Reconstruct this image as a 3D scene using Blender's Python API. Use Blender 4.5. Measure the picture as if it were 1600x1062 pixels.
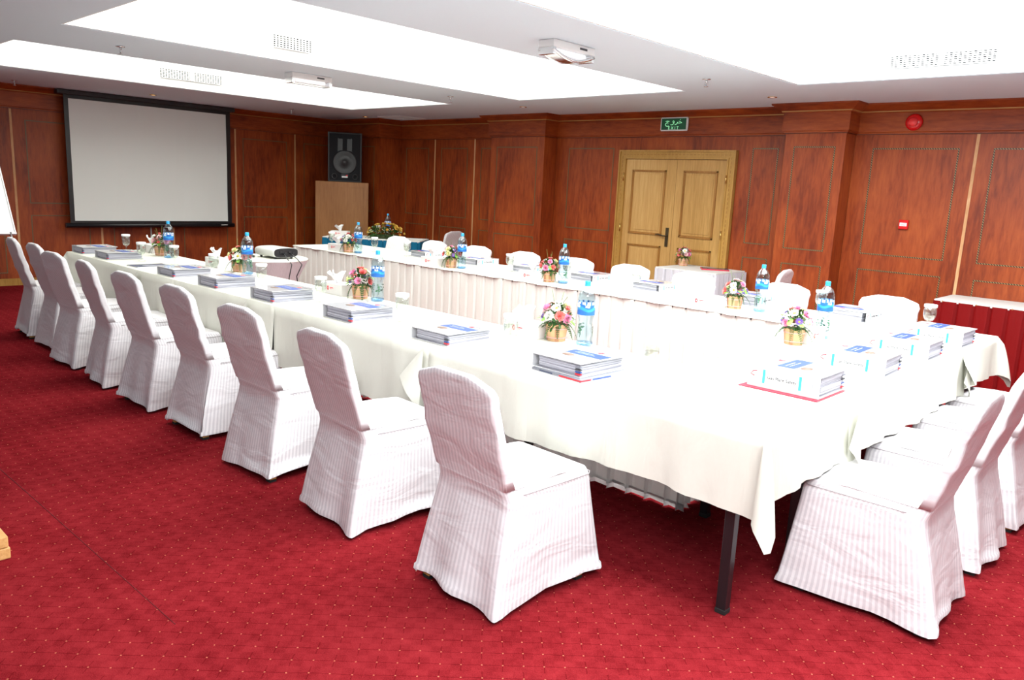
import bpy, bmesh, math, random
from math import sin, cos, pi, radians
from mathutils import Vector, Matrix

for o in list(bpy.data.objects): bpy.data.objects.remove(o, do_unlink=True)
S = bpy.context.scene
COL = S.collection

# ------------------------------------------------------------------ camera, world, lights, exposure
cd = bpy.data.cameras.new('camera'); cam = bpy.data.objects.new('camera', cd); COL.objects.link(cam)
cd.sensor_fit = 'HORIZONTAL'; cd.sensor_width = 36; cd.lens = 1217.886 / 1600 * 36
cd.clip_start = .05; cd.clip_end = 60
yaw, pitch, roll = radians(43.1044), radians(-11.0083), radians(2.7497)
fw = Vector((-sin(yaw)*cos(pitch), cos(yaw)*cos(pitch), sin(pitch)))
rt = Vector((cos(yaw), sin(yaw), 0)); up = rt.cross(fw)
r2 = cos(roll)*rt + sin(roll)*up; u2 = -sin(roll)*rt + cos(roll)*up
M = Matrix((r2, u2, -fw)).transposed().to_4x4(); M.translation = (0, 0, 1.54186)
cam.matrix_world = M
S.camera = cam
w = bpy.data.worlds.new('room_fill'); S.world = w; w.use_nodes = True
w.node_tree.nodes['Background'].inputs[0].default_value = (.80, .94, 1, 1)
w.node_tree.nodes['Background'].inputs[1].default_value = .36
def area(name, x, y, z, sx, sy, e, col=(1, .98, .95), rot=(0, 0, 0)):
    l = bpy.data.lights.new(name, 'AREA'); l.shape = 'RECTANGLE'; l.size = sx; l.size_y = sy; l.energy = e; l.color = col
    o = bpy.data.objects.new(name, l); COL.objects.link(o); o.location = (x, y, z); o.rotation_euler = rot
    return o
area('cove_light', -8.525, 4.33, 3.04, 2.05, 4.6, 85, (.97, 1, .93))
area('cove_light', -5.245, 4.33, 3.04, 2.1, 4.6, 125, (.97, 1, .95))
area('cove_light', -1.485, 4.33, 3.04, 3.1, 4.65, 330, (.94, .99, 1))
area('flash_bounce_fill', .5, .3, 2.512, 2.2, 2.2, 190, (.93, .98, 1))  # added fill lamp for flash bounced off the ceiling; no fixture hangs here
S.view_settings.view_transform = 'Standard'; S.view_settings.look = 'None'
S.view_settings.gamma = 1; S.view_settings.use_curve_mapping = False
S.view_settings.exposure = 0.5

# ------------------------------------------------------------------ materials
def mat(name, col, rough=.5, metal=0, spec=.5, emit=None, es=1):
    m = bpy.data.materials.new(name); m.use_nodes = True
    b = m.node_tree.nodes['Principled BSDF']
    b.inputs['Base Color'].default_value = (*col, 1); b.inputs['Roughness'].default_value = rough
    b.inputs['Metallic'].default_value = metal; b.inputs['Specular IOR Level'].default_value = spec
    if emit: b.inputs['Emission Color'].default_value = (*emit, 1); b.inputs['Emission Strength'].default_value = es
    return m
class NT:
    def __init__(s, m): s.t = m.node_tree; s.b = s.t.nodes.get('Principled BSDF')
    def n(s, ty, **kw):
        x = s.t.nodes.new(ty)
        for k, v in kw.items():
            if k.startswith('i_'): x.inputs[int(k[2:]) if k[2:].isdigit() else k[2:].replace('_', ' ')].default_value = v
            else: setattr(x, k, v)
        return x
    def l(s, a, b): s.t.links.new(a, b)
    def math(s, op, a, b=None, c=None):
        x = s.n('ShaderNodeMath', operation=op)
        for i, v in enumerate((a, b, c)):
            if v is None: continue
            if isinstance(v, (int, float)): x.inputs[i].default_value = v
            else: s.l(v, x.inputs[i])
        return x.outputs[0]
    def ramp(s, f, stops):
        x = s.n('ShaderNodeValToRGB'); e = x.color_ramp.elements
        while len(e) < len(stops): e.new(.5)
        for q, (p, c) in zip(e, stops): q.position = p; q.color = (*c, 1)
        s.l(f, x.inputs[0]); return x.outputs[0]
    def coord(s, scale=(1, 1, 1), src='Object', rot=(0, 0, 0)):
        c = s.n('ShaderNodeTexCoord'); m = s.n('ShaderNodeMapping'); m.inputs['Scale'].default_value = scale
        m.inputs['Rotation'].default_value = rot
        s.l(c.outputs[src], m.inputs[0]); return m.outputs[0]
    def noise(s, vec, scale=5, detail=4, rough=.5, dist=0):
        x = s.n('ShaderNodeTexNoise'); x.inputs['Scale'].default_value = scale; x.inputs['Detail'].default_value = detail
        x.inputs['Roughness'].default_value = rough; x.inputs['Distortion'].default_value = dist
        s.l(vec, x.inputs['Vector']); return x.outputs[0]
    def bump(s, h, strength=.3, dist=.01):
        x = s.n('ShaderNodeBump'); x.inputs['Strength'].default_value = strength; x.inputs['Distance'].default_value = dist
        s.l(h, x.inputs['Height']); s.l(x.outputs[0], s.b.inputs['Normal'])
def wood(name, a, b, c, sc, rough=.35, blotch=1.2):
    m = mat(name, b, rough, spec=.35); t = NT(m)
    v = t.coord(sc); n1 = t.noise(v, 4, 6, .6, .4)
    v2 = t.coord(tuple(.35*q**.5 for q in sc)); n2 = t.noise(v2, blotch, 3, .5, .8)
    f = t.math('ADD', t.math('MULTIPLY', n1, .5), t.math('MULTIPLY', n2, .5))
    t.l(t.ramp(f, [(.36, a), (.5, b), (.66, c)]), t.b.inputs['Base Color'])
    t.bump(n1, .05, .002)
    return m
CH = ((.16, .022, .004), (.28, .047, .008), (.39, .082, .015))
wood_v = wood('cherry_wood_upright', *CH, (8, 8, 1.3), .42, 2.0)
wood_h = wood('cherry_wood_lengthwise', *CH, (1.5, 1.5, 9), .42, 2.0)
wood_dark = mat('cherry_wood_joint', (.10, .015, .005), .5)
oak = wood('oak_door', (.42, .23, .065), (.54, .31, .10), (.64, .40, .15), (16, 16, .8), .35)
oak_d = wood('oak_moulding', (.26, .11, .025), (.34, .155, .035), (.42, .2, .05), (9, 9, 1), .35)
oak_f = wood('oak_frame', (.34, .17, .035), (.44, .24, .055), (.53, .3, .08), (10, 10, 1), .35)
strip_m = wood('pale_strip', (.5, .25, .10), (.6, .33, .15), (.7, .45, .25), (10, 10, 2), .5)
plinth_m = wood('veneer_plinth', (.30, .125, .04), (.37, .165, .055), (.44, .21, .075), (10, 10, 1), .3)
leg_m = wood('beech_leg', (.4, .2, .05), (.5, .28, .08), (.6, .35, .1), (20, 20, 3), .4)
beech = wood('beech_board', (.55, .28, .09), (.68, .38, .14), (.75, .47, .2), (3, 20, 20), .45)
black = mat('black_metal', (.012, .012, .014), .3); rubber = mat('black_rubber', (.01, .01, .01), .7)
blackp = mat('black_plastic', (.02, .02, .022), .4); darkfab = mat('speaker_mesh', (.018, .019, .022), .8, spec=.15)
chrome = mat('chrome', (.75, .75, .76), .18, 1); silver = mat('silver_plastic', (.62, .63, .6), .35)
brass = mat('brass', (.75, .5, .18), .25, 1); bronze = mat('bronze_handle', (.12, .09, .05), .3, .8)
white_p = mat('white_plastic', (.8, .8, .8), .4); paper = mat('white_paper', (.86, .86, .86), .6)
grey_print = mat('grey_print', (.06, .06, .07), .6); pale_print = mat('pale_print', (.22, .23, .27), .6)
blue_print = mat('blue_print', (.02, .065, .30), .35); cyan_print = mat('cyan_print', (.03, .36, .8), .4)
brown_print = mat('brown_print', (.16, .09, .06), .5)
red_print = mat('red_print', (.75, .02, .04), .5); redplastic = mat('red_plastic', (.62, .008, .008), .2)
redlens = mat('red_lens', (.85, .05, .05), .1)
gold_mat = mat('gold_line', (.42, .22, .07), .5)
ceil_m = mat('ceiling_paint', (.66, .77, .85), .8)
ti = NT(ceil_m); ti.bump(ti.noise(ti.coord((1, 1, 1)), 3, 3), .05, .01)
cove_m = mat('cove_paint', (.85, .85, .84), .8)
# rope inlay: gold and dark dots
inlay_m = mat('rope_inlay', (.5, .3, .1), .4); t = NT(inlay_m)
c = t.n('ShaderNodeTexCoord'); sp = t.n('ShaderNodeSeparateXYZ'); t.l(c.outputs['Object'], sp.inputs[0])
a_ = t.math('SINE', t.math('MULTIPLY', t.math('ADD', t.math('ADD', sp.outputs[0], sp.outputs[1]), sp.outputs[2]), 2*pi/.022))
t.l(t.ramp(a_, [(.35, (.035, .022, .008)), (.8, (.36, .27, .11))]), t.b.inputs['Base Color'])
# carpet
carpet = mat('red_carpet', (.45, .02, .03), 1, spec=0); t = NT(carpet)
v = t.coord((1, 1, 1), rot=(0, 0, radians(45)))
nz = t.n('ShaderNodeTexNoise'); nz.inputs['Scale'].default_value = 9; t.l(v, nz.inputs['Vector'])
mx = t.n('ShaderNodeMix', data_type='VECTOR', i_0=.012); t.l(v, mx.inputs[4]); t.l(nz.outputs[1], mx.inputs[5])
sp = t.n('ShaderNodeSeparateXYZ'); t.l(mx.outputs[1], sp.inputs[0])
P = .068
fu = t.math('SUBTRACT', t.math('FRACT', t.math('DIVIDE', sp.outputs[0], P)), .5)
fv = t.math('SUBTRACT', t.math('FRACT', t.math('DIVIDE', sp.outputs[1], P)), .5)
d2 = t.math('SQRT', t.math('ADD', t.math('MULTIPLY', fu, fu), t.math('MULTIPLY', fv, fv)))
dot = t.math('LESS_THAN', d2, .042)
au = t.math('ABSOLUTE', fu)
cell = t.math('FLOORED_MODULO', t.math('ADD', t.math('FLOOR', t.math('DIVIDE', sp.outputs[0], P)), t.math('FLOOR', t.math('DIVIDE', sp.outputs[1], P))), 2.)
line = t.math('MULTIPLY', t.math('LESS_THAN', au, .03), 1.0)
av = t.math('ABSOLUTE', fv); line2 = t.math('MULTIPLY', t.math('LESS_THAN', av, .03), cell)
n_fine = t.noise(t.coord((1, 1, 1)), 260, 2, .7); n_mid = t.noise(t.coord((1, 1, 1)), 2.2, 5, .6); n_sp = t.noise(t.coord((1, 1, 1)), 22, 3, .6)
f = t.math('ADD', t.math('ADD', t.math('MULTIPLY', n_fine, .35), t.math('MULTIPLY', n_mid, .3)), t.math('MULTIPLY', n_sp, .24))
f = t.math('SUBTRACT', f, t.math('MULTIPLY', t.math('ADD', line, line2), .085))
f = t.math('ADD', f, .075)
f = t.math('SUBTRACT', f, t.math('MULTIPLY', cell, .032))
base = t.ramp(f, [(.36, (.110, .0055, .0080)), (.5, (.190, .0125, .0165)), (.66, (.27, .0215, .0265))])
mc = t.n('ShaderNodeMix', data_type='RGBA'); t.l(t.math('MULTIPLY', dot, .7), mc.inputs[0]); t.l(base, mc.inputs[6]); mc.inputs[7].default_value = (.55, .17, .10, 1)
t.l(mc.outputs[2], t.b.inputs['Base Color']); t.bump(n_fine, .5, .004)
# satin striped cover fabric
def satin(name, light, dark):
    m = mat(name, light, .4); t = NT(m)
    uv = t.n('ShaderNodeUVMap'); sp = t.n('ShaderNodeSeparateXYZ'); t.l(uv.outputs[0], sp.inputs[0])
    s = t.math('SINE', t.math('MULTIPLY', sp.outputs[0], 2*pi/.0205))
    f = t.n('ShaderNodeMapRange'); t.l(s, f.inputs[0]); f.inputs[1].default_value = -.35; f.inputs[2].default_value = .35
    mc = t.n('ShaderNodeMix', data_type='RGBA'); t.l(f.outputs[0], mc.inputs[0]); mc.inputs[6].default_value = (*dark, 1); mc.inputs[7].default_value = (*light, 1)
    t.l(mc.outputs[2], t.b.inputs['Base Color'])
    r = t.n('ShaderNodeMapRange'); t.l(f.outputs[0], r.inputs[0]); r.inputs[3].default_value = .5; r.inputs[4].default_value = .33
    t.l(r.outputs[0], t.b.inputs['Roughness'])
    oi = t.n('ShaderNodeObjectInfo'); va = t.n('ShaderNodeVectorMath', operation='ADD')
    tc = t.n('ShaderNodeTexCoord'); t.l(tc.outputs['Object'], va.inputs[0]); t.l(oi.outputs['Location'], va.inputs[1])
    mp = t.n('ShaderNodeMapping'); mp.inputs['Scale'].default_value = (2.2, 2.2, 6.0); mp.inputs['Rotation'].default_value = (.35, .3, 0); t.l(va.outputs[0], mp.inputs[0])
    h = t.noise(mp.outputs[0], 1.6, 3, .45, 1.0)
    mp2 = t.n('ShaderNodeMapping'); mp2.inputs['Scale'].default_value = (9, 9, 1.4); t.l(va.outputs[0], mp2.inputs[0])
    h2 = t.noise(mp2.outputs[0], 1.0, 2, .5, .5)
    t.bump(t.math('ADD', h, t.math('MULTIPLY', h2, .5)), .32, .03)
    return m
sat = satin('striped_satin', (.82, .80, .81), (.66, .64, .66))
def cloth(name, col, sc=(3, 3, .8), st=.35, rough=.8):
    m = mat(name, col, rough, spec=.2); t = NT(m)
    t.bump(t.noise(t.coord(sc), 4, 4, .5, .5), st, .02); return m
linen = cloth('white_tablecloth', (.68, .68, .60)); linen_w = cloth('white_skirt', (.86, .87, .82), (8, 8, .8))
lace = cloth('white_lace', (.75, .75, .75), (90, 90, 90), 1)
def sheer(m, col, f):
    t = m.node_tree; o = t.nodes['Material Output']; b = t.nodes['Principled BSDF']; tr = t.nodes.new('ShaderNodeBsdfTranslucent'); tr.inputs[0].default_value = (*col, 1)
    mx = t.nodes.new('ShaderNodeMixShader'); mx.inputs[0].default_value = f; t.links.new(b.outputs[0], mx.inputs[1]); t.links.new(tr.outputs[0], mx.inputs[2]); t.links.new(mx.outputs[0], o.inputs[0])
sheer(linen_w, (.85, .82, .8), .10); sheer(lace, (.85, .85, .85), .3)
gray_skirt = cloth('grey_skirt_fabric', (.62, .61, .66), (8, 8, .8)); red_skirt = cloth('red_skirt_fabric', (.17, .003, .0035), (6, 6, .8), .3, .45)
blue_skirt = cloth('teal_skirt_fabric', (.004, .12, .23), (8, 8, .8)); spandex = cloth('mauve_spandex', (.58, .52, .55), (10, 10, 1))
tissue_m = cloth('tissue_paper', (.88, .88, .88), (30, 30, 30), .4)
screen_m = mat('screen_fabric', (.82, .88, .85), .75); t = NT(screen_m)
t.bump(t.noise(t.coord((1, 2.2, .45), rot=(.25, 0, 0)), 1.1, 2, .4, .6), .30, .06)
card_m = mat('box_card', (.74, .72, .71), .5)
page_m = mat('page_edges', (.72, .71, .76), .7); t = NT(page_m)
sp = t.n('ShaderNodeSeparateXYZ'); c = t.n('ShaderNodeTexCoord'); t.l(c.outputs['Object'], sp.inputs[0])
mp = t.n('ShaderNodeMapping'); mp.inputs['Scale'].default_value = (1.5, 1.5, 130); t.l(c.outputs['Object'], mp.inputs[0])
t.l(t.ramp(t.noise(mp.outputs[0], 1.0, 3, .6, .3), [(.35, (.16, .16, .19)), (.5, (.40, .40, .46)), (.6, (.56, .56, .63))]), t.b.inputs['Base Color'])
cover_m = mat('binder_cover', (.64, .64, .66), .12); cover_m.node_tree.nodes['Principled BSDF'].inputs['Coat Weight'].default_value = .6; cover_m.node_tree.nodes['Principled BSDF'].inputs['Coat Roughness'].default_value = .06
leafm = mat('leaf_green', (.03, .10, .015), .5); leaflm = mat('leaf_bright', (.16, .36, .04), .5); stemm = mat('stem', (.12, .2, .04), .6)
slat_a = mat('slat_pale', (.66, .40, .21), .6); slat_b = mat('slat_orange', (.52, .24, .12), .6); slat_c = mat('slat_pink_band', (.80, .42, .36), .6); soil = mat('floral_foam', (.04, .06, .02), .9)
petals = {'coral': mat('petal_coral', (.85, .20, .18), .6), 'pink': mat('petal_pink', (.85, .30, .48), .6), 'white': mat('petal_white', (.85, .85, .78), .6),
          'cream': mat('petal_cream', (.82, .80, .42), .6), 'purple': mat('petal_purple', (.16, .08, .45), .6), 'yellow': mat('petal_yellow', (.70, .45, .08), .6), 'blush': mat('petal_blush', (.85, .55, .55), .6),
          'orange': mat('petal_orange', (.60, .24, .03), .6)}
eye_m = mat('flower_eye', (.7, .6, .05), .7)
def clear(name, tint, gl=.12, rough=.03):
    m = bpy.data.materials.new(name); m.use_nodes = True; t = m.node_tree; t.nodes.clear()
    o = t.nodes.new('ShaderNodeOutputMaterial'); tr = t.nodes.new('ShaderNodeBsdfTransparent'); g = t.nodes.new('ShaderNodeBsdfGlossy')
    mx = t.nodes.new('ShaderNodeMixShader'); lw = t.nodes.new('ShaderNodeLayerWeight'); lw.inputs[0].default_value = .25
    mr = t.nodes.new('ShaderNodeMapRange'); mr.inputs[3].default_value = gl*.5; mr.inputs[4].default_value = min(1, gl*5)
    tr.inputs[0].default_value = (*tint, 1); g.inputs['Roughness'].default_value = rough; g.inputs[0].default_value = (.9, .92, .95, 1)
    t.links.new(lw.outputs['Facing'], mr.inputs[0]); t.links.new(mr.outputs[0], mx.inputs[0]); t.links.new(tr.outputs[0], mx.inputs[1]); t.links.new(g.outputs[0], mx.inputs[2]); t.links.new(mx.outputs[0], o.inputs[0])
    return m
glass_m = clear('clear_glass', (.93, .95, .93), .10); pet_m = clear('clear_plastic', (.89, .95, .97), .10); water_m = clear('water', (.88, .94, .96), .04)
gwater_m = clear('water_in_glass', (.93, .94, .90), .05); petblue = clear('blue_tinted_base', (.35, .65, .95), .15)
cap_m = mat('blue_cap', (.03, .38, .72), .35); label_b = mat('label_blue', (.015, .13, .48), .35); label_l = mat('label_light_blue', (.03, .30, .65), .35)
label_w = mat('label_white', (.75, .82, .9), .4); tree_m = mat('label_green', (.05, .16, .08), .5)
sign_g = mat('sign_green', (.004, .05, .02), .4, emit=(.002, .05, .02), es=.3); sign_t = mat('sign_text', (.35, .8, .45), .5, emit=(.25, .75, .4), es=.5)
diff_m = mat('lamp_diffuser', (.85, .85, .9), .3, emit=(1, 1, 1), es=.4); lampglow = mat('downlight_glow', (1, .6, .2), .4, emit=(1, .5, .12), es=3)
dark_hole = mat('grille_backing', (.008, .008, .009), .9, spec=.1)
folder_red = mat('red_folder', (.6, .02, .05), .35); mag_d = mat('magazine_cover', (.05, .06, .12), .25)

# ------------------------------------------------------------------ mesh helpers
def bx(bm, x0, x1, y0, y1, z0, z1, mi=0):
    vs = [bm.verts.new((x, y, z)) for z in (z0, z1) for y in (y0, y1) for x in (x0, x1)]
    for f in ((0, 2, 3, 1), (4, 5, 7, 6), (0, 1, 5, 4), (2, 6, 7, 3), (0, 4, 6, 2), (1, 3, 7, 5)):
        q = bm.faces.new([vs[i] for i in f]); q.material_index = mi
def box(x0, x1, y0, y1, z0, z1, bev=0):
    bm = bmesh.new(); bx(bm, x0, x1, y0, y1, z0, z1)
    if bev: bmesh.ops.bevel(bm, geom=list(bm.edges), offset=bev, segments=2, affect='EDGES', profile=.5)
    return bm
def lathe(bm, prof, n=20, cx=0, cy=0, mi=0, cap=True):
    rings = [[bm.verts.new((cx+r*cos(2*pi*i/n), cy+r*sin(2*pi*i/n), z)) for i in range(n)] for r, z in prof]
    for a, b in zip(rings, rings[1:]):
        for i in range(n):
            f = bm.faces.new((a[i], a[(i+1) % n], b[(i+1) % n], b[i])); f.smooth = True; f.material_index = mi
    if cap:
        if prof[0][0] > 1e-5: bm.faces.new(rings[0][::-1]).material_index = mi
        if prof[-1][0] > 1e-5: bm.faces.new(rings[-1]).material_index = mi
def tube(bm, pts, r, n=6, mi=0):
    pts = [Vector(p) for p in pts]; rings = []
    for i, p in enumerate(pts):
        d = (pts[min(i+1, len(pts)-1)] - pts[max(i-1, 0)]).normalized()
        a = d.orthogonal().normalized() if i == 0 else (rings_a - d*rings_a.dot(d)).normalized()
        rings_a = a; b = d.cross(a); rr = r[i] if isinstance(r, (list, tuple)) else r
        rings.append([bm.verts.new(p + rr*(cos(2*pi*k/n)*a + sin(2*pi*k/n)*b)) for k in range(n)])
    for a, b in zip(rings, rings[1:]):
        for k in range(n):
            f = bm.faces.new((a[k], a[(k+1) % n], b[(k+1) % n], b[k])); f.smooth = True; f.material_index = mi
    bm.faces.new(rings[0][::-1]); bm.faces.new(rings[-1])
def grid(bm, P, smooth=True, mi=0):
    V = [[bm.verts.new(p) for p in row] for row in P]
    for i in range(len(V)-1):
        for j in range(len(V[0])-1):
            f = bm.faces.new((V[i][j], V[i][j+1], V[i+1][j+1], V[i+1][j])); f.smooth = smooth; f.material_index = mi
    return V
def tomesh(bm, name, mats, sharp=None):
    bmesh.ops.recalc_face_normals(bm, faces=bm.faces)
    me = bpy.data.meshes.new(name); bm.to_mesh(me); bm.free()
    for m in (mats if isinstance(mats, (list, tuple)) else [mats]): me.materials.append(m)
    return me
def obj(name, me, mats=None, parent=None, loc=(0, 0, 0), rot=(0, 0, 0), label=None, cat=None, group=None, kind=None, scale=None):
    if isinstance(me, bmesh.types.BMesh): me = tomesh(me, name, mats)
    o = bpy.data.objects.new(name, me); COL.objects.link(o); o.location = loc; o.rotation_euler = rot
    if parent: o.parent = parent
    if scale: o.scale = scale
    for k, v in (('label', label), ('category', cat), ('group', group), ('kind', kind)):
        if v: o[k] = v
    return o
def thing(name, label, cat, loc=(0, 0, 0), rz=0, group=None):
    return obj(name, None, None, None, loc, (0, 0, rz), label, cat, group)
def copy_tree(o, parent=None):
    c = o.copy(); COL.objects.link(c); c.parent = parent
    for ch in list(o.children): copy_tree(ch, c)
    return c
def text_mesh(s, size, m, ext=.0006):
    cu = bpy.data.curves.new('lettering', 'FONT'); cu.body = s; cu.size = size; cu.extrude = ext; cu.align_x = 'CENTER'; cu.align_y = 'CENTER'; cu.resolution_u = 2
    o = bpy.data.objects.new('tmp_text', cu); COL.objects.link(o)
    dg = bpy.context.evaluated_depsgraph_get(); me = bpy.data.meshes.new_from_object(o.evaluated_get(dg))
    bpy.data.objects.remove(o); me.materials.clear(); me.materials.append(m); return me
ORD = ['first', 'second', 'third', 'fourth', 'fifth', 'sixth', 'seventh', 'eighth', 'ninth']

# ------------------------------------------------------------------ room shell
XL, YB, ZC, ZF = -11.58, 8.236, 2.519, 2.24
bm = bmesh.new(); bx(bm, XL-.1, 3.2, -2.6, YB+.1, -.1, 0); floor = obj('floor', bm, carpet, kind='structure')
bm = bmesh.new(); tube(bm, [(-4.85, .98, .0005), (-4.0, 1.0, .0005), (-2.5, 1.03, .0005)], .0012, 4)
obj('carpet_seam', bm, mat('seam_dark', (.08, .003, .005), .9), floor)
xs = [XL-.1, -9.58, -7.47, -6.33, -4.16, -3.07, .1, 3.2]; ys = [-2.6, 1.97, 6.69, YB+.1]; ZT = 3.05
bm = bmesh.new()
for i in range(7):
    for j in range(3):
        if j == 1 and i in (1, 3, 5): continue
        bx(bm, xs[i], xs[i+1], ys[j], ys[j+1], ZC, ZC+.08)
ceiling = obj('ceiling', bm, ceil_m, kind='structure')
for i in (1, 3, 5):
    x0, x1, y0, y1 = xs[i], xs[i+1], ys[1], ys[2]; b = bmesh.new()
    for p in (((x0, y0), (x0, y1)), ((x0, y1), (x1, y1)), ((x1, y1), (x1, y0)), ((x1, y0), (x0, y0))):
        (a, c_), (d, e) = p
        vs = [b.verts.new(q) for q in ((a, c_, ZC+.08), (d, e, ZC+.08), (d, e, ZT), (a, c_, ZT))]; b.faces.new(vs)
    vs = [b.verts.new(q) for q in ((x0, y0, ZT), (x1, y0, ZT), (x1, y1, ZT), (x0, y1, ZT))]; b.faces.new(vs)
    obj('ceiling_recess', b, cove_m, ceiling)
    b = bmesh.new(); s = .02; zz = ZC+.075
    bx(b, x0, x0+s, y0, y1, ZC+.005, zz); bx(b, x1-s, x1, y0, y1, ZC+.005, zz); bx(b, x0+s, x1-s, y0, y0+s, ZC+.005, zz); bx(b, x0+s, x1-s, y1-s, y1, ZC+.005, zz)
    obj('cove_lip', b, cove_m, ceiling)
wall_left = obj('wall_left', box(XL-.1, XL-.02, -2.6, YB+.1, 0, ZC), wood_dark, kind='structure')
wall_back = obj('wall_back', box(XL-.02, 3.2, YB+.02, YB+.1, 0, ZC), wood_dark, kind='structure')
def rect_frame(bm, ax, c, a0, a1, z0, z1, n, w=.011, t=.004):
    # frame of four bars on plane (axis ax = c); n = sign of the outward normal
    lo, hi = (c, c+t*n) if n > 0 else (c+t*n, c)
    for (p0, p1, q0, q1) in ((a0, a1, z0, z0+w), (a0, a1, z1-w, z1), (a0, a0+w, z0+w, z1-w), (a1-w, a1, z0+w, z1-w)):
        if ax == 'y': bx(bm, p0, p1, lo, hi, q0, q1)
        else: bx(bm, lo, hi, p0, p1, q0, q1)
ZI = ((.16, .905), (1.055, 2.10))
def panel(wall, ax, c, a0, a1, n, ins=None, z0=.0, z1=2.25, inl=True, name='wall_panel'):
    th = .02
    if ax == 'y': p = obj(name, box(a0, a1, c, c+th, z0, z1, .002), wood_v, wall)
    else: p = obj(name, box(c-th, c, a0, a1, z0, z1, .002), wood_v, wall)
    if inl:
        i0, i1 = ins or (a0+.14, a1-.14); b = bmesh.new()
        for q in ZI: rect_frame(b, ax, c, i0, i1, *q, n)
        obj('rope_inlay', b, inlay_m, p)
    return p
def strip(wall, ax, c, a, n, z0=.0):
    w = .013
    obj('pale_strip', box(a-w, a+w, c-.001, c+.02, z0, 2.245) if ax == 'y' else box(c-.02, c+.001, a-w, a+w, z0, 2.245), strip_m, wall)
sy = [-.03-1.0, -.03, .97, 1.97, 2.97, 3.98, 4.97, 5.96, 6.99]
prev = -2.6
for k, s in enumerate(sy+[7.79]):
    panel(wall_left, 'x', XL, prev+(.013 if k else 0), s-(.013 if k < 9 else 0), 1, (6.08, 6.84) if k == 8 else (7.15, 7.66) if k == 9 else None, z0=.09)
    if k < 9: strip(wall_left, 'x', XL, s, 1, .09)
    prev = s
panel(wall_back, 'y', 7.79, XL, -10.40, -1, (-11.4, -10.52))
obj('column_return', box(-10.40, -10.38, 7.79, YB, 0, 2.25), wood_v, wall_back)
for a0, a1, ins in ((-10.38, -9.563, (-10.26, -9.70)), (-9.537, -8.663, (-9.40, -8.80)), (-8.637, -8.05, (-8.51, -8.15)), (-7.05, -5.98, (-6.83, -6.09)),
                    (-4.37, -3.72, (-4.20, -3.90)), (-3.10, -2.013, (-2.92, -2.14)), (-1.987, -.913, (-1.86, -1.04)), (-.887, .187, None), (.213, 1.287, None), (1.313, 3.2, None)):
    panel(wall_back, 'y', YB, a0, a1, -1, ins)
panel(wall_back, 'y', YB, -5.98, -4.37, -1, None, 2.07, 2.25, False)
for s in (-9.55, -8.65, -2.0, -.9, .2, 1.3): strip(wall_back, 'y', YB, s, -1)
for x0, x1, ins in ((-8.05, -7.05, (-7.93, -7.17)), (-3.72, -3.10, (-3.62, -3.19))):
    p = obj('pilaster', box(x0, x1, 7.98, YB-.001, 0, 2.25, .003), wood_v, wall_back); b = bmesh.new()
    for q in ZI: rect_frame(b, 'y', 7.98, ins[0], ins[1], *q, -1)
    obj('rope_inlay', b, inlay_m, p)
path = [(XL, -2.6), (XL, 7.79), (-10.38, 7.79), (-10.38, YB), (-8.05, YB), (-8.05, 7.98), (-7.05, 7.98), (-7.05, YB), (-3.72, YB), (-3.72, 7.98), (-3.10, 7.98), (-3.10, YB), (3.2, YB)]
def sweep(path, prof):
    n = len(path); bm = bmesh.new(); rows = []
    for i, p in enumerate(path):
        p = Vector(p); ds = []
        if i > 0: ds.append((p-Vector(path[i-1])).normalized())
        if i < n-1: ds.append((Vector(path[i+1])-p).normalized())
        ns = [Vector((d.y, -d.x)) for d in ds]
        m = ns[0] if len(ns) == 1 else (ns[0]+ns[1])/(1+ns[0].dot(ns[1]))
        rows.append([(p.x+m.x*o, p.y+m.y*o, z) for o, z in prof])
    V = [[bm.verts.new(q) for q in r] for r in rows]
    for a, b in zip(V, V[1:]):
        for j in range(len(prof)-1): bm.faces.new((a[j], a[j+1], b[j+1], b[j]))
    return bm
crown = obj('trim_1', sweep(path, [(-.01, 2.235), (.02, 2.235), (.02, 2.247), (.032, 2.255), (.032, 2.432), (.044, 2.440), (.05, 2.452), (.125, 2.500), (.13, 2.506), (.13, ZC)]), wood_h, kind='structure')
obj('gold_line', sweep(path, [(.045, 2.4395), (.0505, 2.4475), (.0515, 2.4505), (.045, 2.4505)]), gold_mat, crown)
obj('shadow_line', sweep(path, [(-.005, 2.228), (.008, 2.228), (.008, 2.237)]), wood_dark, crown)
obj('baseboard_left', sweep(path[:3], [(0, 0), (.015, 0), (.015, .085), (.008, .09), (0, .09)]), oak_f, kind='structure')

# ------------------------------------------------------------------ double door
door = thing('door_1', None, None); door['kind'] = 'structure'
yd = YB+.0
b = bmesh.new(); F0, F1, FT, fw_ = -5.975, -4.375, 2.075, .105
for q in ((F0, F0+fw_, 0, FT), (F1-fw_, F1, 0, FT), (F0+fw_, F1-fw_, FT-fw_, FT)): bx(b, q[0], q[1], yd-.035, yd+.02, q[2], q[3])
for q in ((F0, F0+.02, 0, FT), (F1-.02, F1, 0, FT), (F0+.02, F1-.02, FT-.02, FT)): bx(b, q[0], q[1], yd-.05, yd-.035, q[2], q[3])
for q in ((F0+fw_-.02, F0+fw_, 0, FT-fw_), (F1-fw_, F1-fw_+.02, 0, FT-fw_), (F0+fw_-.02, F1-fw_+.02, FT-fw_, FT-fw_+.02)): bx(b, q[0], q[1], yd-.045, yd-.035, q[2], q[3])
fr = obj('door_frame', b, oak_f, door)
b = bmesh.new()
x = F0+.06
while x < F1-.06: bx(b, x, x+.03, yd-.037, yd-.034, FT-.056, FT-.05); x += .05
for X in (F0+.05, F1-.056):
    z = .02
    while z < FT-.06: bx(b, X, X+.006, yd-.037, yd-.034, z, z+.03); z += .05
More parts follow.
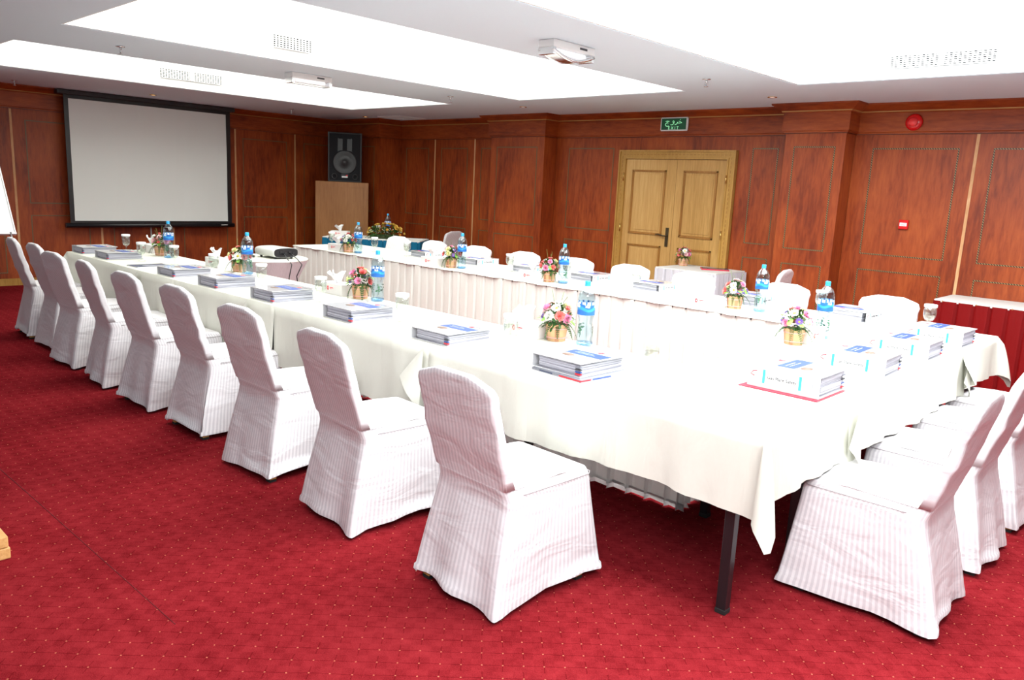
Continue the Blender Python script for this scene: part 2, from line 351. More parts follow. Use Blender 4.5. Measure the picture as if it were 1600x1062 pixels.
obj('dashed_inlay', b, oak_d, fr)
XM = -5.14
for L, (x0, x1) in enumerate(((F0+fw_, XM-.002), (XM+.002, F1-fw_))):
    lf = obj('door_leaf', box(x0, x1, yd-.015, yd+.02, .01, FT-fw_-.004), oak, door)
    i0, i1 = (x0+.10, x1-.14) if L == 0 else (x0+.10, x1-.11)
    for z0, z1 in ((.2, .93), (1.06, FT-fw_-.13)):
        b = bmesh.new()
        for w_, y0_, y1_ in ((.026, -.024, -.015), (.014, -.029, -.024)):
            for q in ((i0, i1, z0, z0+w_), (i0, i1, z1-w_, z1), (i0, i0+w_, z0, z1), (i1-w_, i1, z0, z1)): bx(b, q[0], q[1], yd+y0_, yd+y1_, q[2], q[3])
        obj('panel_moulding', b, oak_d, lf)
        obj('raised_panel', box(i0+.05, i1-.05, yd-.021, yd-.015, z0+.05, z1-.05, .003), oak, lf)
    if L == 0:
        b = bmesh.new(); hx = x1-.06; bx(b, hx-.02, hx+.02, yd-.024, yd-.015, .93, 1.16)
        tube(b, [(hx, yd-.02, 1.06), (hx, yd-.065, 1.06), (hx-.03, yd-.07, 1.062), (hx-.09, yd-.07, 1.075), (hx-.13, yd-.068, 1.07)], .009, 8)
        tube(b, [(hx, yd-.02, .98), (hx, yd-.03, .98)], .01, 8)
        obj('door_handle', b, bronze, lf)
for X in (F0+fw_-.012, F1-fw_+.012):
    for z in (.3, 1.12, 1.75):
        b = bmesh.new(); tube(b, [(X, yd-.052, z-.05), (X, yd-.052, z+.05)], .007, 8); obj('hinge', b, brass, fr)

# ------------------------------------------------------------------ wall fittings
sg = thing('exit_sign', 'green illuminated exit sign in a pale frame above the double door', 'sign', (-5.205, YB-.035, 2.372))
b = bmesh.new(); W, H = .185, .078
bx(b, -W, W, -.03, .0, -H, H); bmesh.ops.bevel(b, geom=list(b.edges), offset=.008, segments=2, affect='EDGES'); obj('housing', b, white_p, sg)
obj('green_panel', box(-W+.018, W-.018, -.034, -.030, -H+.014, H-.014), sign_g, sg)
b = bmesh.new()
def sp_(x, y): return ((x-755)/355*(W-.018), -.0345, -(y-480)/150*(H-.014))
for pts, r in (([(520, 408), (575, 398), (632, 402), (575, 430), (522, 470), (512, 500), (535, 530), (575, 540), (620, 530)], .0042), ([(768, 440), (735, 435), (722, 412), (745, 392), (768, 412), (766, 450), (740, 488), (705, 502), (668, 496)], .0038),
               ([(900, 408), (945, 416), (988, 452), (930, 458), (872, 456), (862, 430), (858, 460), (830, 490), (790, 494)], .0038), ([(588, 468), (598, 470)], .005), ([(938, 364), (948, 366)], .005)):
    tube(b, [sp_(*q) for q in pts], r, 5)
obj('arabic_lettering', b, sign_t, sg)
obj('exit_lettering', text_mesh('E X I T', .050, sign_t), None, sg, (.0, -.0345, -.047), (pi/2, 0, 0))
al = thing('fire_alarm', 'round red fire alarm sounder on the crown board at right', 'fire alarm', (-2.555, YB-.032, 2.338), 0)
b = bmesh.new(); lathe(b, [(.075, 0), (.078, .02), (.072, .035), (.05, .045), (.0, .047)], 28); obj('base', b, redplastic, al, rot=(pi/2, 0, 0))
b = bmesh.new(); lathe(b, [(.042, .045), (.042, .055), (.03, .068), (.0, .072)], 24); obj('lens', b, redlens, al, rot=(pi/2, 0, 0))
cp = thing('call_point', 'small square red fire call point with a white face on the wood panel', 'call point', (-2.53, YB, 1.372))
obj('case', box(-.043, .043, -.03, 0, -.045, .045, .005), redplastic, cp); obj('white_face', box(-.032, .032, -.033, -.030, -.014, .018), paper, cp)
b = bmesh.new()
for k in range(3): bx(b, -.024, .024, -.0338, -.033, .010-k*.01, .0125-k*.01)
obj('printed_lines', b, red_print, cp)

# projection screen
SX = -11.40
ps = thing('projection_screen', 'large pull-down projection screen with black border on the far wall', 'projection screen', (0, 0, 0))
P_ = [[(SX + .006*sin(j*.7)*sin(i*.5), 3.58+(5.73-3.58)*j/24, .84+(2.415-.84)*i/16) for j in range(25)] for i in range(17)]
b = bmesh.new(); grid(b, P_); obj('screen_fabric', b, screen_m, ps)
b = bmesh.new()
for q in ((3.53, 3.585, .80, 2.46), (5.725, 5.785, .80, 2.46), (3.585, 5.725, .80, .845), (3.585, 5.725, 2.41, 2.46)): bx(b, SX-.004, SX+.012, *q)
obj('black_border', b, black, ps)
b = bmesh.new(); tube(b, [(SX, 3.47, .785), (SX, 5.82, .785)], .034, 10); br = obj('bottom_bar', b, black, ps)
obj('maker_mark', box(SX+.032, SX+.036, 5.60, 5.70, .785, .797), silver, br)
obj('screen_case', box(SX-.08, SX+.05, 3.45, 5.85, 2.455, 2.515, .01), blackp, ps)
b = bmesh.new(); tube(b, [(XL+.012, 4.64, .09), (XL+.012, 4.64, .74)], .012, 8)
obj('conduit', b, silver, label='thin grey vertical conduit on the far wall below the screen', cat='conduit')

# ------------------------------------------------------------------ ceiling fittings
def sprinkler(x, y, label):
    s = thing('sprinkler', label, 'sprinkler', (x, y, ZC), 0, 'ceiling sprinklers')
    b = bmesh.new(); lathe(b, [(.0, 0), (.034, -.002), (.036, -.006), (.014, -.010)], 16, cap=False); obj('escutcheon', b, chrome, s)
    b = bmesh.new(); lathe(b, [(.010, -.004), (.010, -.025), (.006, -.03), (.006, -.055), (.018, -.060), (.018, -.064)], 10)
    tube(b, [(.010, 0, -.022), (.016, 0, -.042), (.006, 0, -.058)], .0025, 5); tube(b, [(-.010, 0, -.022), (-.016, 0, -.042), (-.006, 0, -.058)], .0025, 5)
    obj('sprinkler_head', b, chrome, s)
sprinkler(-6.92, 2.59, 'chrome sprinkler head on the beam between the first two recesses, nearer the front')
sprinkler(-10.96, 2.88, 'chrome sprinkler head above the flip chart by the far wall')
sprinkler(-10.46, 6.26, 'chrome sprinkler head just right of the projection screen')
sprinkler(-6.80, 6.07, 'chrome sprinkler head beside the far end of the narrow ceiling recess')
sprinkler(-3.57, 6.05, 'chrome sprinkler head above the double door between the two wide recesses')
def downlight(x, y, label, glow):
    s = thing('downlight', label, 'downlight', (x, y, ZC), 0, 'small downlights')
    b = bmesh.new(); lathe(b, [(.045, 0), (.045, -.005), (.032, -.006), (.03, 0)], 18, cap=False); obj('ring', b, brass, s)
    b = bmesh.new(); lathe(b, [(0, -.002), (.03, -.003)], 18, cap=False); obj('bulb', b, lampglow if glow else diff_m, s)
downlight(-10.78, 4.42, 'small glowing brass downlight above the projection screen', True)
downlight(-10.30, 7.45, 'small glowing brass downlight in the far corner by the loudspeaker', True)
downlight(-6.74, 7.2, 'small brass ceiling spot by the first pilaster', False)
downlight(-3.61, 7.36, 'small brass ceiling spot over the right pilaster', False)
def grille(x, y, z, rz, L, H, secs, label):
    g = thing('air_grille', label, 'air grille', (x, y, z), rz, 'air grilles in the ceiling recesses')
    obj('backing', box(-L/2, L/2, -.001, .0, -H/2, H/2), dark_hole, g)
    b = bmesh.new(); n = int(L/.031)
    for i in range(n+1):
        X = -L/2+L*i/n; bx(b, X-.005, X+.005, -.006, -.001, -H/2, H/2)
    for j in range(7):
        Z = -H/2+H*j/6; bx(b, -L/2, L/2, -.0055, -.001, Z-.0035, Z+.0035)
    for q in ((-L/2-.02, -L/2), (L/2, L/2+.02)): bx(b, *q, -.014, 0, -H/2-.015, H/2+.015)
    for k in range(1, secs): X = -L/2+L*k/secs; bx(b, X-.018, X+.018, -.014, 0, -H/2, H/2)
    obj('lattice', b, cove_m, g)
grille(-9.558, 4.38, 2.67, pi/2, .76, .10, 2, 'slotted white air grille in the narrow far recess')
grille(-6.308, 3.79, 2.675, pi/2, .38, .10, 1, 'short white air grille in the middle recess')
grille(-1.95, 6.668, 2.65, 0, .74, .09, 2, 'long white air grille in the right-hand recess')
grille(-4.45, 5.6, 3.04, pi/2, .8, .10, 2, 'air grille along the right side of the middle recess')
bpy.context.view_layer.update()
# last grille lies flat on the recess ceiling
for o in COL.objects:
    if o.name.startswith('air_grille') and abs(o.location.z-3.04) < .001: o.rotation_euler = (pi/2, 0, pi/2); o.location.z = 3.046
cv = thing('ceiling_diffuser', 'square white ceiling vent over the far corner column', 'ceiling vent', (-9.75, 7.72, ZC))
b = bmesh.new()
for k in range(4):
    r = .26-.06*k; z = -.012+.002*k
    for q in ((-r, r, -r, -r+.02), (-r, r, r-.02, r), (-r, -r+.02, -r+.02, r-.02), (r-.02, r, -r+.02, r-.02)): bx(b, *q, z, 0)
obj('louvres', b, white_p, cv)
def em_lamp(x, y, curved, label):
    e = thing('emergency_lamp', label, 'emergency light', (x, y, ZC), 0, 'emergency lights under the ceiling beams')
    obj('housing', box(-.07, .07, -.22, .22, -.05, 0, .006), white_p, e)
    obj('diffuser', box(-.035, .035, -.17, .17, -.085, -.05, .01), diff_m, e)
    b = bmesh.new()
    for s in (-1, 1):
        pts = [(s*.06, -.22+.44*i/12, -.062-(.05*sin(pi*i/12) if curved else .03)) for i in range(13)]
        tube(b, pts, .011 if curved else .005, 6)
    for q in (-.205, .205): bx(b, -.066, .066, q-.015, q+.015, -.095, -.05)
    if not curved:
        for k in range(9): bx(b, -.06, .06, -.18+.045*k, -.176+.045*k, -.094, -.09)
    else:
        bm2 = [[(-.055+.11*j/4, -.2+.4*i/12, -.072-.045*sin(pi*i/12)) for j in range(5)] for i in range(13)]
        grid(b, bm2)
    obj('reflector', b, chrome, e)
    obj('rating_label', box(.0703, .0712, .05, .13, -.032, -.018), grey_print, e)
em_lamp(-6.885, 4.31, False, 'white emergency light with wire guard on the beam left of the middle recess')
em_lamp(-3.62, 4.28, True, 'curved chrome emergency light on the beam beside the right-hand recess')

# ------------------------------------------------------------------ covered chairs
def chair_mesh(seed):
    rnd = random.Random(seed); n1, n2 = 17, 12
    ph = [rnd.uniform(0, 6.28) for _ in range(8)]; am = [rnd.uniform(.6, 1.3) for _ in range(8)]
    def dr(z):
        if z < .42: return -.025+.08*(z/.42)**1.3
        q = (z-.42)/.47; return .055 - .125*q**1.15 - .012*sin(pi*q)
    par = []   # (side, u) rear, right, front, left
    cl = lambda u: .5-.5*cos(pi*u)
    for i in range(n1): par.append((0, cl(i/n1)))
    for i in range(n2): par.append((1, cl(i/n2)))
    for i in range(n1): par.append((2, cl(i/n1)))
    for i in range(n2): par.append((3, cl(i/n2)))
    def soft(u): return u
    def pos(side, u, hw, d0, d1, rc):
        if side == 0: x, d, nx, nd = -hw+2*hw*u, d0, 0, -1
        elif side == 1: x, d, nx, nd = hw, d0+(d1-d0)*u, 1, 0
        elif side == 2: x, d, nx, nd = hw-2*hw*u, d1, 0, 1
        else: x, d, nx, nd = -hw, d1-(d1-d0)*u, -1, 0
        # rounded corners
        cx = max(-hw+rc, min(hw-rc, x)); cd = max(d0+rc, min(d1-rc, d)); vx, vd = x-cx, d-cd; L = math.hypot(vx, vd)
        if L > rc: x, d = cx+vx*rc/L, cd+vd*rc/L
        return x, d, nx, nd
    loops = []; svals = []; acc = 0
    lens = {0: .44, 1: .54, 2: .44, 3: .54}
    for sd, u in par: svals.append(sum(lens[k] for k in range(sd))+lens[sd]*u)
    tot = sum(lens.values())
    for z in (0.0, .02, .06, .12, .19, .26, .33, .39, .43, .455):
        k = max(0, 1-z/.42); hw = .207+.030*k**.8+.0; d0 = dr(z)-.0; d1 = .515+.045*k; rc = .035 if z < .44 else .03
        if z == .455: hw -= .006; d1 -= .008
        ring = []
        for (sd, u), s in zip(par, svals):
            x, d, nx, nd = pos(sd, u, hw, d0, d1, rc)
            fold = sum(am[q]*sin(s*(9+7*q)+ph[q]) for q in range(4))*.006*k**1.2
            cor = .022*k**1.5*max(0, 1-min(u, 1-u)/.12)
            mid = -.012*k*sin(pi*u) if sd in (1, 3) else 0
            x += nx*(fold+mid); d += nd*(fold)
            x += cor*(1 if x > 0 else -1)*.6; d += cor*(1 if d > .25 else -1)*.6
            hem = .026+.012*sin(s*5+ph[5])+.012*sin(pi*u) if z < .03 else 0
            zz = (hem+(.018 if z > .01 else 0)) if z < .03 else z
            if z < .03 and z > .01: zz = hem+.02
            ring.append((x, d, zz))
        loops.append(ring)
    TH = .05
    for tt in (.0, .3, .65, 1):
        ring = []; d0 = dr(.475); 
        for (sd, u), s in zip(par, svals):
            hw = .197 if tt == 0 else .19+.012*tt; d1f = .495
            x, d, nx, nd = pos(sd, u, hw, d0, d1f, .03)
            d = d0+(d-d0)*((1-tt)+tt*TH/(d1f-d0))
            z = .470+.012*sin(pi*min(1, tt*1.2+.15)*.8)
            if sd == 0: z = .47+.006*tt; 
            ring.append((x, d, z))
        loops.append(ring)
    def ztop(x, hw):
        q = min(1, abs(x)/hw); return .862+.034*min(1, max(0, (1-q)/.55))-.006*max(0, (q-.9)/.1)**2
    for tt in (.10, .22, .35, .48, .6, .72, .84, .93, .98, 1):
        ring = []
        for (sd, u), s in zip(par, svals):
            hw = .205+.002*tt-(.006 if tt > .97 else 0); th = TH*(1-.15*tt)*(.55 if tt == 1 else .85 if tt > .97 else 1)
            zt = ztop(0, hw); x0, _, _, _ = pos(sd, u, hw, 0, th, .012)
            z = .48+(ztop(x0, hw)-.48)*tt
            x, d, nx, nd = pos(sd, u, hw, 0, th, .012)
            wr = sum(am[q]*sin(z*(34+9*q)+x*(6-3*q)+ph[q+2]) for q in range(3))*.0016*(1-abs(2*tt-1))*2
            d += dr(z)+(TH*(1-.15*tt)-th)/2+(wr if sd == 0 else wr*.6)
            if sd in (1, 3): x += nx*.003*sin(z*70+ph[6])
            ring.append((x, d, z))
        loops.append(ring)
    bm = bmesh.new(); uvl = bm.loops.layers.uv.new('UVMap')
    V = [[bm.verts.new(p) for p in r] for r in loops]; N = len(par)
    for a, (A, B) in enumerate(zip(V, V[1:])):
        for i in range(N):
            j = (i+1) % N; f = bm.faces.new((A[i], A[j], B[j], B[i])); f.smooth = True
            s0, s1 = svals[i], (svals[j] if j else tot)
            for lp, s_, z_ in zip(f.loops, (s0, s1, s1, s0), (a, a, a+1, a+1)): lp[uvl].uv = (s_, z_*.04)
    T = V[-1]; R = T[:n1+1]; Fv = T[n1+n2:n1+n2+n1+1][::-1]
    for k in range(n1):
        f = bm.faces.new((R[k], R[k+1], Fv[k+1], Fv[k])); f.smooth = True
        for lp in f.loops: lp[uvl].uv = (svals[k], 1)
    for seq in (T[n1:n1+n2+1], T[2*n1+n2:]+[T[0]]):
        f = bm.faces.new(seq[::-1]); 
        for lp in f.loops: lp[uvl].uv = (0, 1)
    return tomesh(bm, 'chair_cover', sat)
def seam_mesh():
    b = bmesh.new(); pts = []
    for i in range(21):
        a = i/20; hw, rc = .213, .05
        if a < .38: p = (hw, .12+(.52-.05-.12)*a/.38)
        elif a < .5: q = (a-.38)/.12*pi/2; p = (hw-rc+rc*cos(q), .47+rc*sin(q))
        elif a < .52: p = (0, .522)
        else: p = None
        if p: pts.append((p[0], p[1], .452))
    mir = [(-x, d, z) for x, d, z in pts if x > .01][::-1]
    b2 = [q for q in pts if q[0] > .01]
    tube(b, b2+mir, .0022, 4); return tomesh(b, 'seat_seam', sat_seam)
sat_seam = mat('seam_thread', (.35, .32, .33), .7)
covers = [chair_mesh(k) for k in range(5)]; seam = seam_mesh()
b = box(-.018, .018, -.018, .018, .012, .40); legme = tomesh(b, 'leg', leg_m)
legrear = legme.copy()
for v_ in legrear.vertices:
    if v_.co.z > .2: v_.co.y += .08
b = box(-.019, .019, -.019, .019, 0, .014); footme = tomesh(b, 'foot_cap', rubber)
def make_chair(k=0):
    t = thing('covered_chair', '', 'chair')
    obj('chair_cover', covers[k], None, t); obj('seat_seam', seam, None, t)
    for x, d in ((-.19, .018), (.19, .018), (-.185, .475), (.185, .475)):
        l = obj('leg', legrear if d < .1 else legme, None, t, (x, d, 0)); obj('foot_cap', footme, None, l)
    return t
protos = [make_chair(k) for k in range(5)]; used = set(); cnt = [0]
def place_chair(x, y, rz, label, group, k=None):
    k = cnt[0] % 5 if k is None else k; cnt[0] += 1
    if k not in used: c_ = protos[k]; used.add(k)
    else: c_ = copy_tree(protos[k])
    c_.location = (x, y, 0); c_.rotation_euler = (0, 0, radians(rz)); c_['label'] = label
    if group: c_['group'] = group
    elif 'group' in c_: del c_['group']
    return c_
rowA = [(-1.99, 1.885, -2.5), (-2.88, 1.905, -4), (-3.67, 1.93, 1), (-4.51, 1.975, 0), (-5.24, 1.965, 1), (-5.98, 1.97, -4), (-6.68, 1.97, 4), (-7.45, 2.06, -1), (-8.08, 2.06, -4)]
for k, (x, y, r) in enumerate(rowA):
    lab = ['white striped covered chair nearest the camera, its mauve back in the foreground centre', 'white covered chair second from the near table corner in the front row', 'white covered chair third from the near table corner in the front row',
           'white covered chair fourth from the near table corner in the front row', 'white covered chair in the middle of the front row, fifth from either end', 'white covered chair fourth from the screen end of the front row',
           'white covered chair third from the screen end of the front row', 'white covered chair second from the screen end of the front row', 'white covered chair farthest left, beside the flip chart'][k]
    place_chair(x, y, r, lab, 'white covered chairs along the near long table')
for k, (x, y, r) in enumerate([(-.645, 3.17, 91), (-.645, 3.87, 90), (-.64, 4.53, 90), (-.65, 5.17, 88)]):
    lab = ['white striped covered chair nearest at the bottom right, turned side-on', 'white covered chair second from the front along the right-hand end table',
           'white covered chair third from the front along the right-hand end table', 'white covered chair farthest back along the right-hand end table, near the red table'][k]
    place_chair(x, y, r, lab, 'white covered chairs along the end table')
for k, x in enumerate([-1.88, -2.68, -3.51, -4.18, -4.82, -5.52, -6.24, -6.96, -7.64]):
    lab = ['white covered chair at the right end of the back row, left of the red table', 'white covered chair second from the right in the back row, behind the tallest near bottle', 'white covered chair third from the right in the back row, before the grey-skirted table',
           'white covered chair in the back row in front of the left door leaf', 'white covered chair in the middle of the back row, right of a bottle', 'white covered chair fourth from the left in the back row',
           'white covered chair third from the left in the back row', 'white covered chair second from the left in the back row', 'white covered chair at the left end of the back row, before the teal skirt'][k]
    place_chair(x, 6.0, 180+[1, -2, 0, 2, -1, 0, 2, -1, 0][k], lab, 'white covered chairs along the far long table')
place_chair(-8.40, 7.62, 98, 'lone covered chair behind the teal-skirted table by the far wood wall', None)
place_chair(-3.28, 7.28, 98, 'lone covered chair with its grey back to us right of the grey-skirted table', None)

# ------------------------------------------------------------------ conference tables, cloths, skirts
TZ = .742
def make_table(x0, x1, y0, y1, label, skirt, group, legs=None, smat=linen_w, lacehem=True):
    t = thing('folding_table', label, 'table', ((x0+x1)/2, (y0+y1)/2, 0), 0, group); hx, hy = (x1-x0)/2, (y1-y0)/2
    obj('tabletop', box(-hx+.002, hx-.002, -hy+.002, hy-.002, TZ-.022, TZ, .003), blackp, t)
    for X, Y in (legs or ((-hx+.12, -hy+.06), (hx-.12, -hy+.06), (-hx+.12, hy-.11), (hx-.12, hy-.11))):
        l = obj('leg', box(-.02, .02, -.02, .02, .015, TZ-.022, .003), black, t, (X, Y, 0)); obj('foot_cap', box(-.022, .022, -.022, .022, 0, .02, .003), rubber, l)
    if skirt:
        pts = [(X-(x0+x1)/2, Y-(y0+y1)/2) for X, Y in skirt]; s = pleats(pts, .735, .03 if lacehem else .02, smat)
        sk = obj('pleated_skirt', s, smat, t)
        if lacehem: obj('lace_hem', pleats(pts, .045, .004, lace, out=.003), lace, sk)
    return t
def pleats(pts, z1, z0, m, out=0, per=.115, dep=.013):
    bm = bmesh.new(); rows = []; s = 0; nz = 5; rnd = random.Random(int(pts[0][0]*97+pts[0][1]*31))
    prof = []
    for i in range(len(pts)-1):
        a, b_ = Vector(pts[i]), Vector(pts[i+1]); L = (b_-a).length; d = (b_-a)/L; nrm = Vector((d.y, -d.x)); st = max(2, int(round(L/(per/11))))
        for k in range(st+(1 if i == len(pts)-2 else 0)):
            q = L*k/st; prof.append((a+d*q, nrm, s+q))
        s += L
    for j in range(nz):
        tt = j/(nz-1); z = z1+(z0-z1)*tt; row = []
        for p, nrm, q in prof:
            f = (q/per) % 1; saw = (f/.85 if f < .85 else -1.6 if f < .94 else -.4)
            cellr = random.Random(int(q/per)*7+3).uniform(.6, 1.3)
            o = out+.004+dep*(.5+.9*tt)*cellr*saw+.006*tt*sin(q*5+j*.3)
            row.append((p.x+nrm.x*o, p.y+nrm.y*o, z+(.006*sin(q*9) if j == nz-1 else 0)))
        rows.append(row)
    grid(bm, rows); return bm
def cloth_mesh(x0, x1, y0, y1, ov, seed=0, flap=None, z=.746):
    """ov: overhang lengths for S,E,N,W (0 = none); corners between two hanging sides get a pointed fold"""
    rnd = random.Random(seed); bm = bmesh.new(); per = []
    C = [(x0, y0), (x1, y0), (x1, y1), (x0, y1)]; D = [(0, -1), (1, 0), (0, 1), (-1, 0)]
    for k in range(4):
        a, b_ = Vector(C[k]), Vector(C[(k+1) % 4]); L = (b_-a).length; n = max(2, int(L/.045)); dv = Vector(D[k]); l = ov[k]
        for i in range(n+1): per.append((a+(b_-a)*i/n, dv, l, 0, i/n))
        l2 = ov[(k+1) % 4]; d2 = Vector(D[(k+1) % 4])
        if l > 0 and l2 > 0:
            for i in range(1, 9):
                an = i/9*pi/2; dd = dv*cos(an)+d2*sin(an); ll = (l*cos(an)+l2*sin(an))/(max(cos(an), sin(an)))/(cos(an)+sin(an))
                per.append((b_, dd, ll, sin(2*an), 0))
    ph = [rnd.uniform(0, 6) for _ in range(5)]; rows = []; s = 0; ss = []; last = None
    for p, dv, l, cz, u in per:
        if last is not None: s += max((p-last).length, .012)
        last = p; ss.append(s)
    nr = 7
    for j in range(nr):
        tt = j/(nr-1); row = []
        for (p, dv, l, cz, u), s_ in zip(per, ss):
            wv = (sin(s_*21+ph[0])+.7*sin(s_*37+ph[1])+.5*sin(s_*11+ph[2]))
            o = .003+tt*(.016+.009*wv)+(.105*cz)*math.sqrt(tt) if l > 0 else .0005
            if l > 0: o = o if tt > 0 else 0
            hem = l*(1+.03*sin(s_*6+ph[3])) if l > 0 else 0
            row.append((p.x+dv.x*o, p.y+dv.y*o, z-hem*tt-(.001*tt if l == 0 else 0)))
        rows.append(row)
    V = [[bm.verts.new(q) for q in r] for r in rows]; N = len(per)
    for a in range(nr-1):
        for i in range(N):
            j = (i+1) % N; f = bm.faces.new((V[a][i], V[a][j], V[a+1][j], V[a+1][i])); f.smooth = True
    f = bm.faces.new(V[0])
    if flap:   # loose corner triangles hanging over the neighbouring cloth: (x, y, dirx, diry, alongx, alongy, length)
        for fx, fy, dx, dy, ax, ay, L in flap:
            G = []
            for j in range(6):
                tt = j/5; row = []
                for i in range(5):
                    q = i/4; l = L*(1-.45*q); o = .028+.02*sin(pi*q)*tt+.02*tt
                    row.append((fx+dx*o+ax*q*.16*tt, fy+dy*o+ay*q*.16*tt, z-.001-l*tt))
                G.append(row)
            grid(bm, G)
    bmesh.ops.remove_doubles(bm, verts=bm.verts, dist=.0002)
    return bm
AX = [-8.24, -6.46, -4.68, -2.90, -1.12]; CX = [-8.24, -5.86, -4.40, -2.90, -1.12]
YA0, YA1, YI, YO = 2.505, 3.26, 5.05, 5.86
names_a = ['at the far end of the near long row, by the screen', 'second from the screen in the near long row', 'third from the screen in the near long row', 'at the near right corner, black legs showing']
for i in range(4):
    x0, x1 = AX[i], AX[i+1]
    make_table(x0, x1, YA0, YA1, 'black-legged folding table '+names_a[i], ([(x1+.012, YA1), (x0-.012, YA1)]+([(x0, YA0)] if i == 0 else [])) if i < 3 else [(x1-.72, YA1), (x0, YA1)], 'conference tables')
    L = [.385, .385, .36, .30][i]
    fl = None
    if i in (0, 1, 2): fl = [(x1-.02, YA0, 0, -1, -1, 0, .22+.05*i)]
    x0, x1 = CX[i], CX[i+1]
    obj('tablecloth', cloth_mesh(x0, x1, YA0, YA1+.004, [L, .265 if i == 3 else 0, 0, .3 if i == 0 else 0], i, None if i == 3 else fl), linen,
        label=['white tablecloth on the farthest table of the near row, corner fold by the screen end', 'white tablecloth second from the screen in the near row, under the third and fourth binders', 'white tablecloth third from the screen in the near row, flower basket at its inner edge',
               'white tablecloth on the nearest corner table, pointed corner hanging low'][i], cat='tablecloth', group='white tablecloths')
for i in range(4):
    x0, x1 = [-8.40, -6.46, -4.68, -2.90, -1.12][i:i+2]
    yo = [5.91, 5.90, 5.87, 5.815][i]
    make_table(x0, x1, YI, yo, 'skirted folding table '+['at the left end of the far row, before the teal table', 'second from the left in the far row', 'third from the left in the far row', 'at the right end of the far row, near the red table'][i],
               ([(x0-.012, YI), (x1+.012 if i < 3 else -1.87, YI)] if i else [(x0, yo), (x0, YI), (x1+.012, YI)]), 'conference tables')
    obj('tablecloth', cloth_mesh(x0, x1, YI-.004, yo, [.008, .245 if i == 3 else 0, .26, 0], i+10, [(-1.12, YI+.02, 1, 0, 0, -1, .30)] if i == 3 else None), linen,
        label=['white tablecloth at the left end of the far row', 'white tablecloth on the far row beneath the second flower basket', 'white tablecloth on the far row beneath the third flower basket', 'white tablecloth at the far right corner, its fold hanging beside the red skirt'][i], cat='tablecloth', group='white tablecloths')
make_table(-1.87, -1.12, YA1, YI, 'folding table forming the right end, between the two long rows', [(-1.87, YI), (-1.87, YA1)], 'conference tables')
obj('tablecloth', cloth_mesh(-1.874, -1.12, YA1+.004, YI-.004, [0, .265, 0, .008], 30, [(-1.12, YA1+.10, 1, 0, 0, -1, .34)]), linen,
    label='white tablecloth on the right-hand end table under the four upright-spined binders', cat='tablecloth', group='white tablecloths')

# small table by the door, red table, teal table, projector table
def simple_table(name, label, x0, x1, y0, y1, rz, loc, topm, sm, skirt_sides, zt=.75, per=.1, dep=.022):
    t = thing(name, label, 'table', (*loc, 0), rz)
    obj('tabletop', box(x0, x1, y0, y1, zt-.025, zt, .004), topm, t)
    for X in (x0+.06, x1-.06):
        for Y in (y0+.06, y1-.06): obj('leg', box(X-.02, X+.02, Y-.02, Y+.02, 0, zt-.025), black, t)
    pts = [(x0, y1), (x0, y0), (x1, y0), (x1, y1)]
    obj('pleated_skirt', pleats(pts, zt-.012, .015, sm, per=per, dep=dep), sm, t)
    return t
lin_top = cloth('grey_white_top', (.66, .65, .62))
simple_table('side_table', 'small side table with grey pleated skirt standing before the double door', -.38, .38, -.33, .33, 0, (-4.50, 7.86), lin_top, gray_skirt, 0)
rt_ = simple_table('buffet_table', 'long buffet table with a deep red pleated skirt against the right wall', -1.0, 1.0, -.29, .29, 0, (-1.01, 7.94), lin_top, red_skirt, 0, .75, .13, .028)
b = bmesh.new()
for k in range(8): lathe(b, [(.006, -.001), (.006, .002)], 8, -.93+.27*k, 0)
b.transform(Matrix.Translation((0, -.296, .738)) @ Matrix.Rotation(pi/2, 4, 'X')); obj('skirt_pin', b, gold_mat, rt_)
ang = math.atan2(.78, 1.0)
# teal table: right front corner at (-8.46, 7.04)
tl = Vector((cos(ang), sin(ang))); tn = Vector((-sin(ang), cos(ang)))
c0 = Vector((-8.46, 7.06)) - tl*.70 + tn*.31
simple_table('teal_table', 'narrow table with a teal blue pleated skirt set diagonally in the far corner', -.70, .70, -.31, .31, ang, (c0.x, c0.y), lin_top, blue_skirt, 0)
pt = thing('projector_table', 'small round table with mauve stretch skirt carrying the projector', 'table', (-7.13, 3.98, 0))
b = bmesh.new(); lathe(b, [(0, .725), (.385, .725), (.40, .735), (.40, .742), (.385, .75), (0, .75)], 40); obj('tabletop', b, linen, pt)
b = bmesh.new(); R_ = []
for j in range(8):
    tt = j/7; R_.append([((.398-.16*sin(pi*tt*.8))*(1+.03*(abs(sin(k*pi/5)))*(1 if k % 2 else .6))*cos(2*pi*k/60), (.398-.16*sin(pi*tt*.8))*(1+.03*(abs(sin(k*pi/5))))*sin(2*pi*k/60), .735*(1-tt)+.005) for k in range(61)])
grid(b, R_); obj('stretch_skirt', b, spandex, pt)

# ------------------------------------------------------------------ projector
pj = thing('projector', 'silver and black video projector on the small round table', 'projector', (-7.075, 4.05, .75), radians(3))
b = bmesh.new(); prof = []
for k in range(24):
    a = 2*pi*k/24; ex = .6; y = .14*abs(cos(a))**ex*(1 if cos(a) > 0 else -1); z = .062+.048*abs(sin(a))**ex*(1 if sin(a) > 0 else -1); prof.append((y, z))
Vv = [[b.verts.new((X, y*s_, .062+(z-.062)*s_)) for y, z in prof] for X, s_ in ((-.175, .9), (-.16, .99), (.15, 1.0), (.175, .97))]
for A, B in zip(Vv, Vv[1:]):
    for k in range(24): f = b.faces.new((A[k], A[(k+1) % 24], B[(k+1) % 24], B[k])); f.smooth = True
b.faces.new(Vv[0]); b.faces.new(Vv[-1]); obj('body', b, silver, pj)
b = bmesh.new(); Vv = [[b.verts.new((X, y*.95, .062+(z-.062)*.92)) for y, z in prof] for X in (.165, .178)]
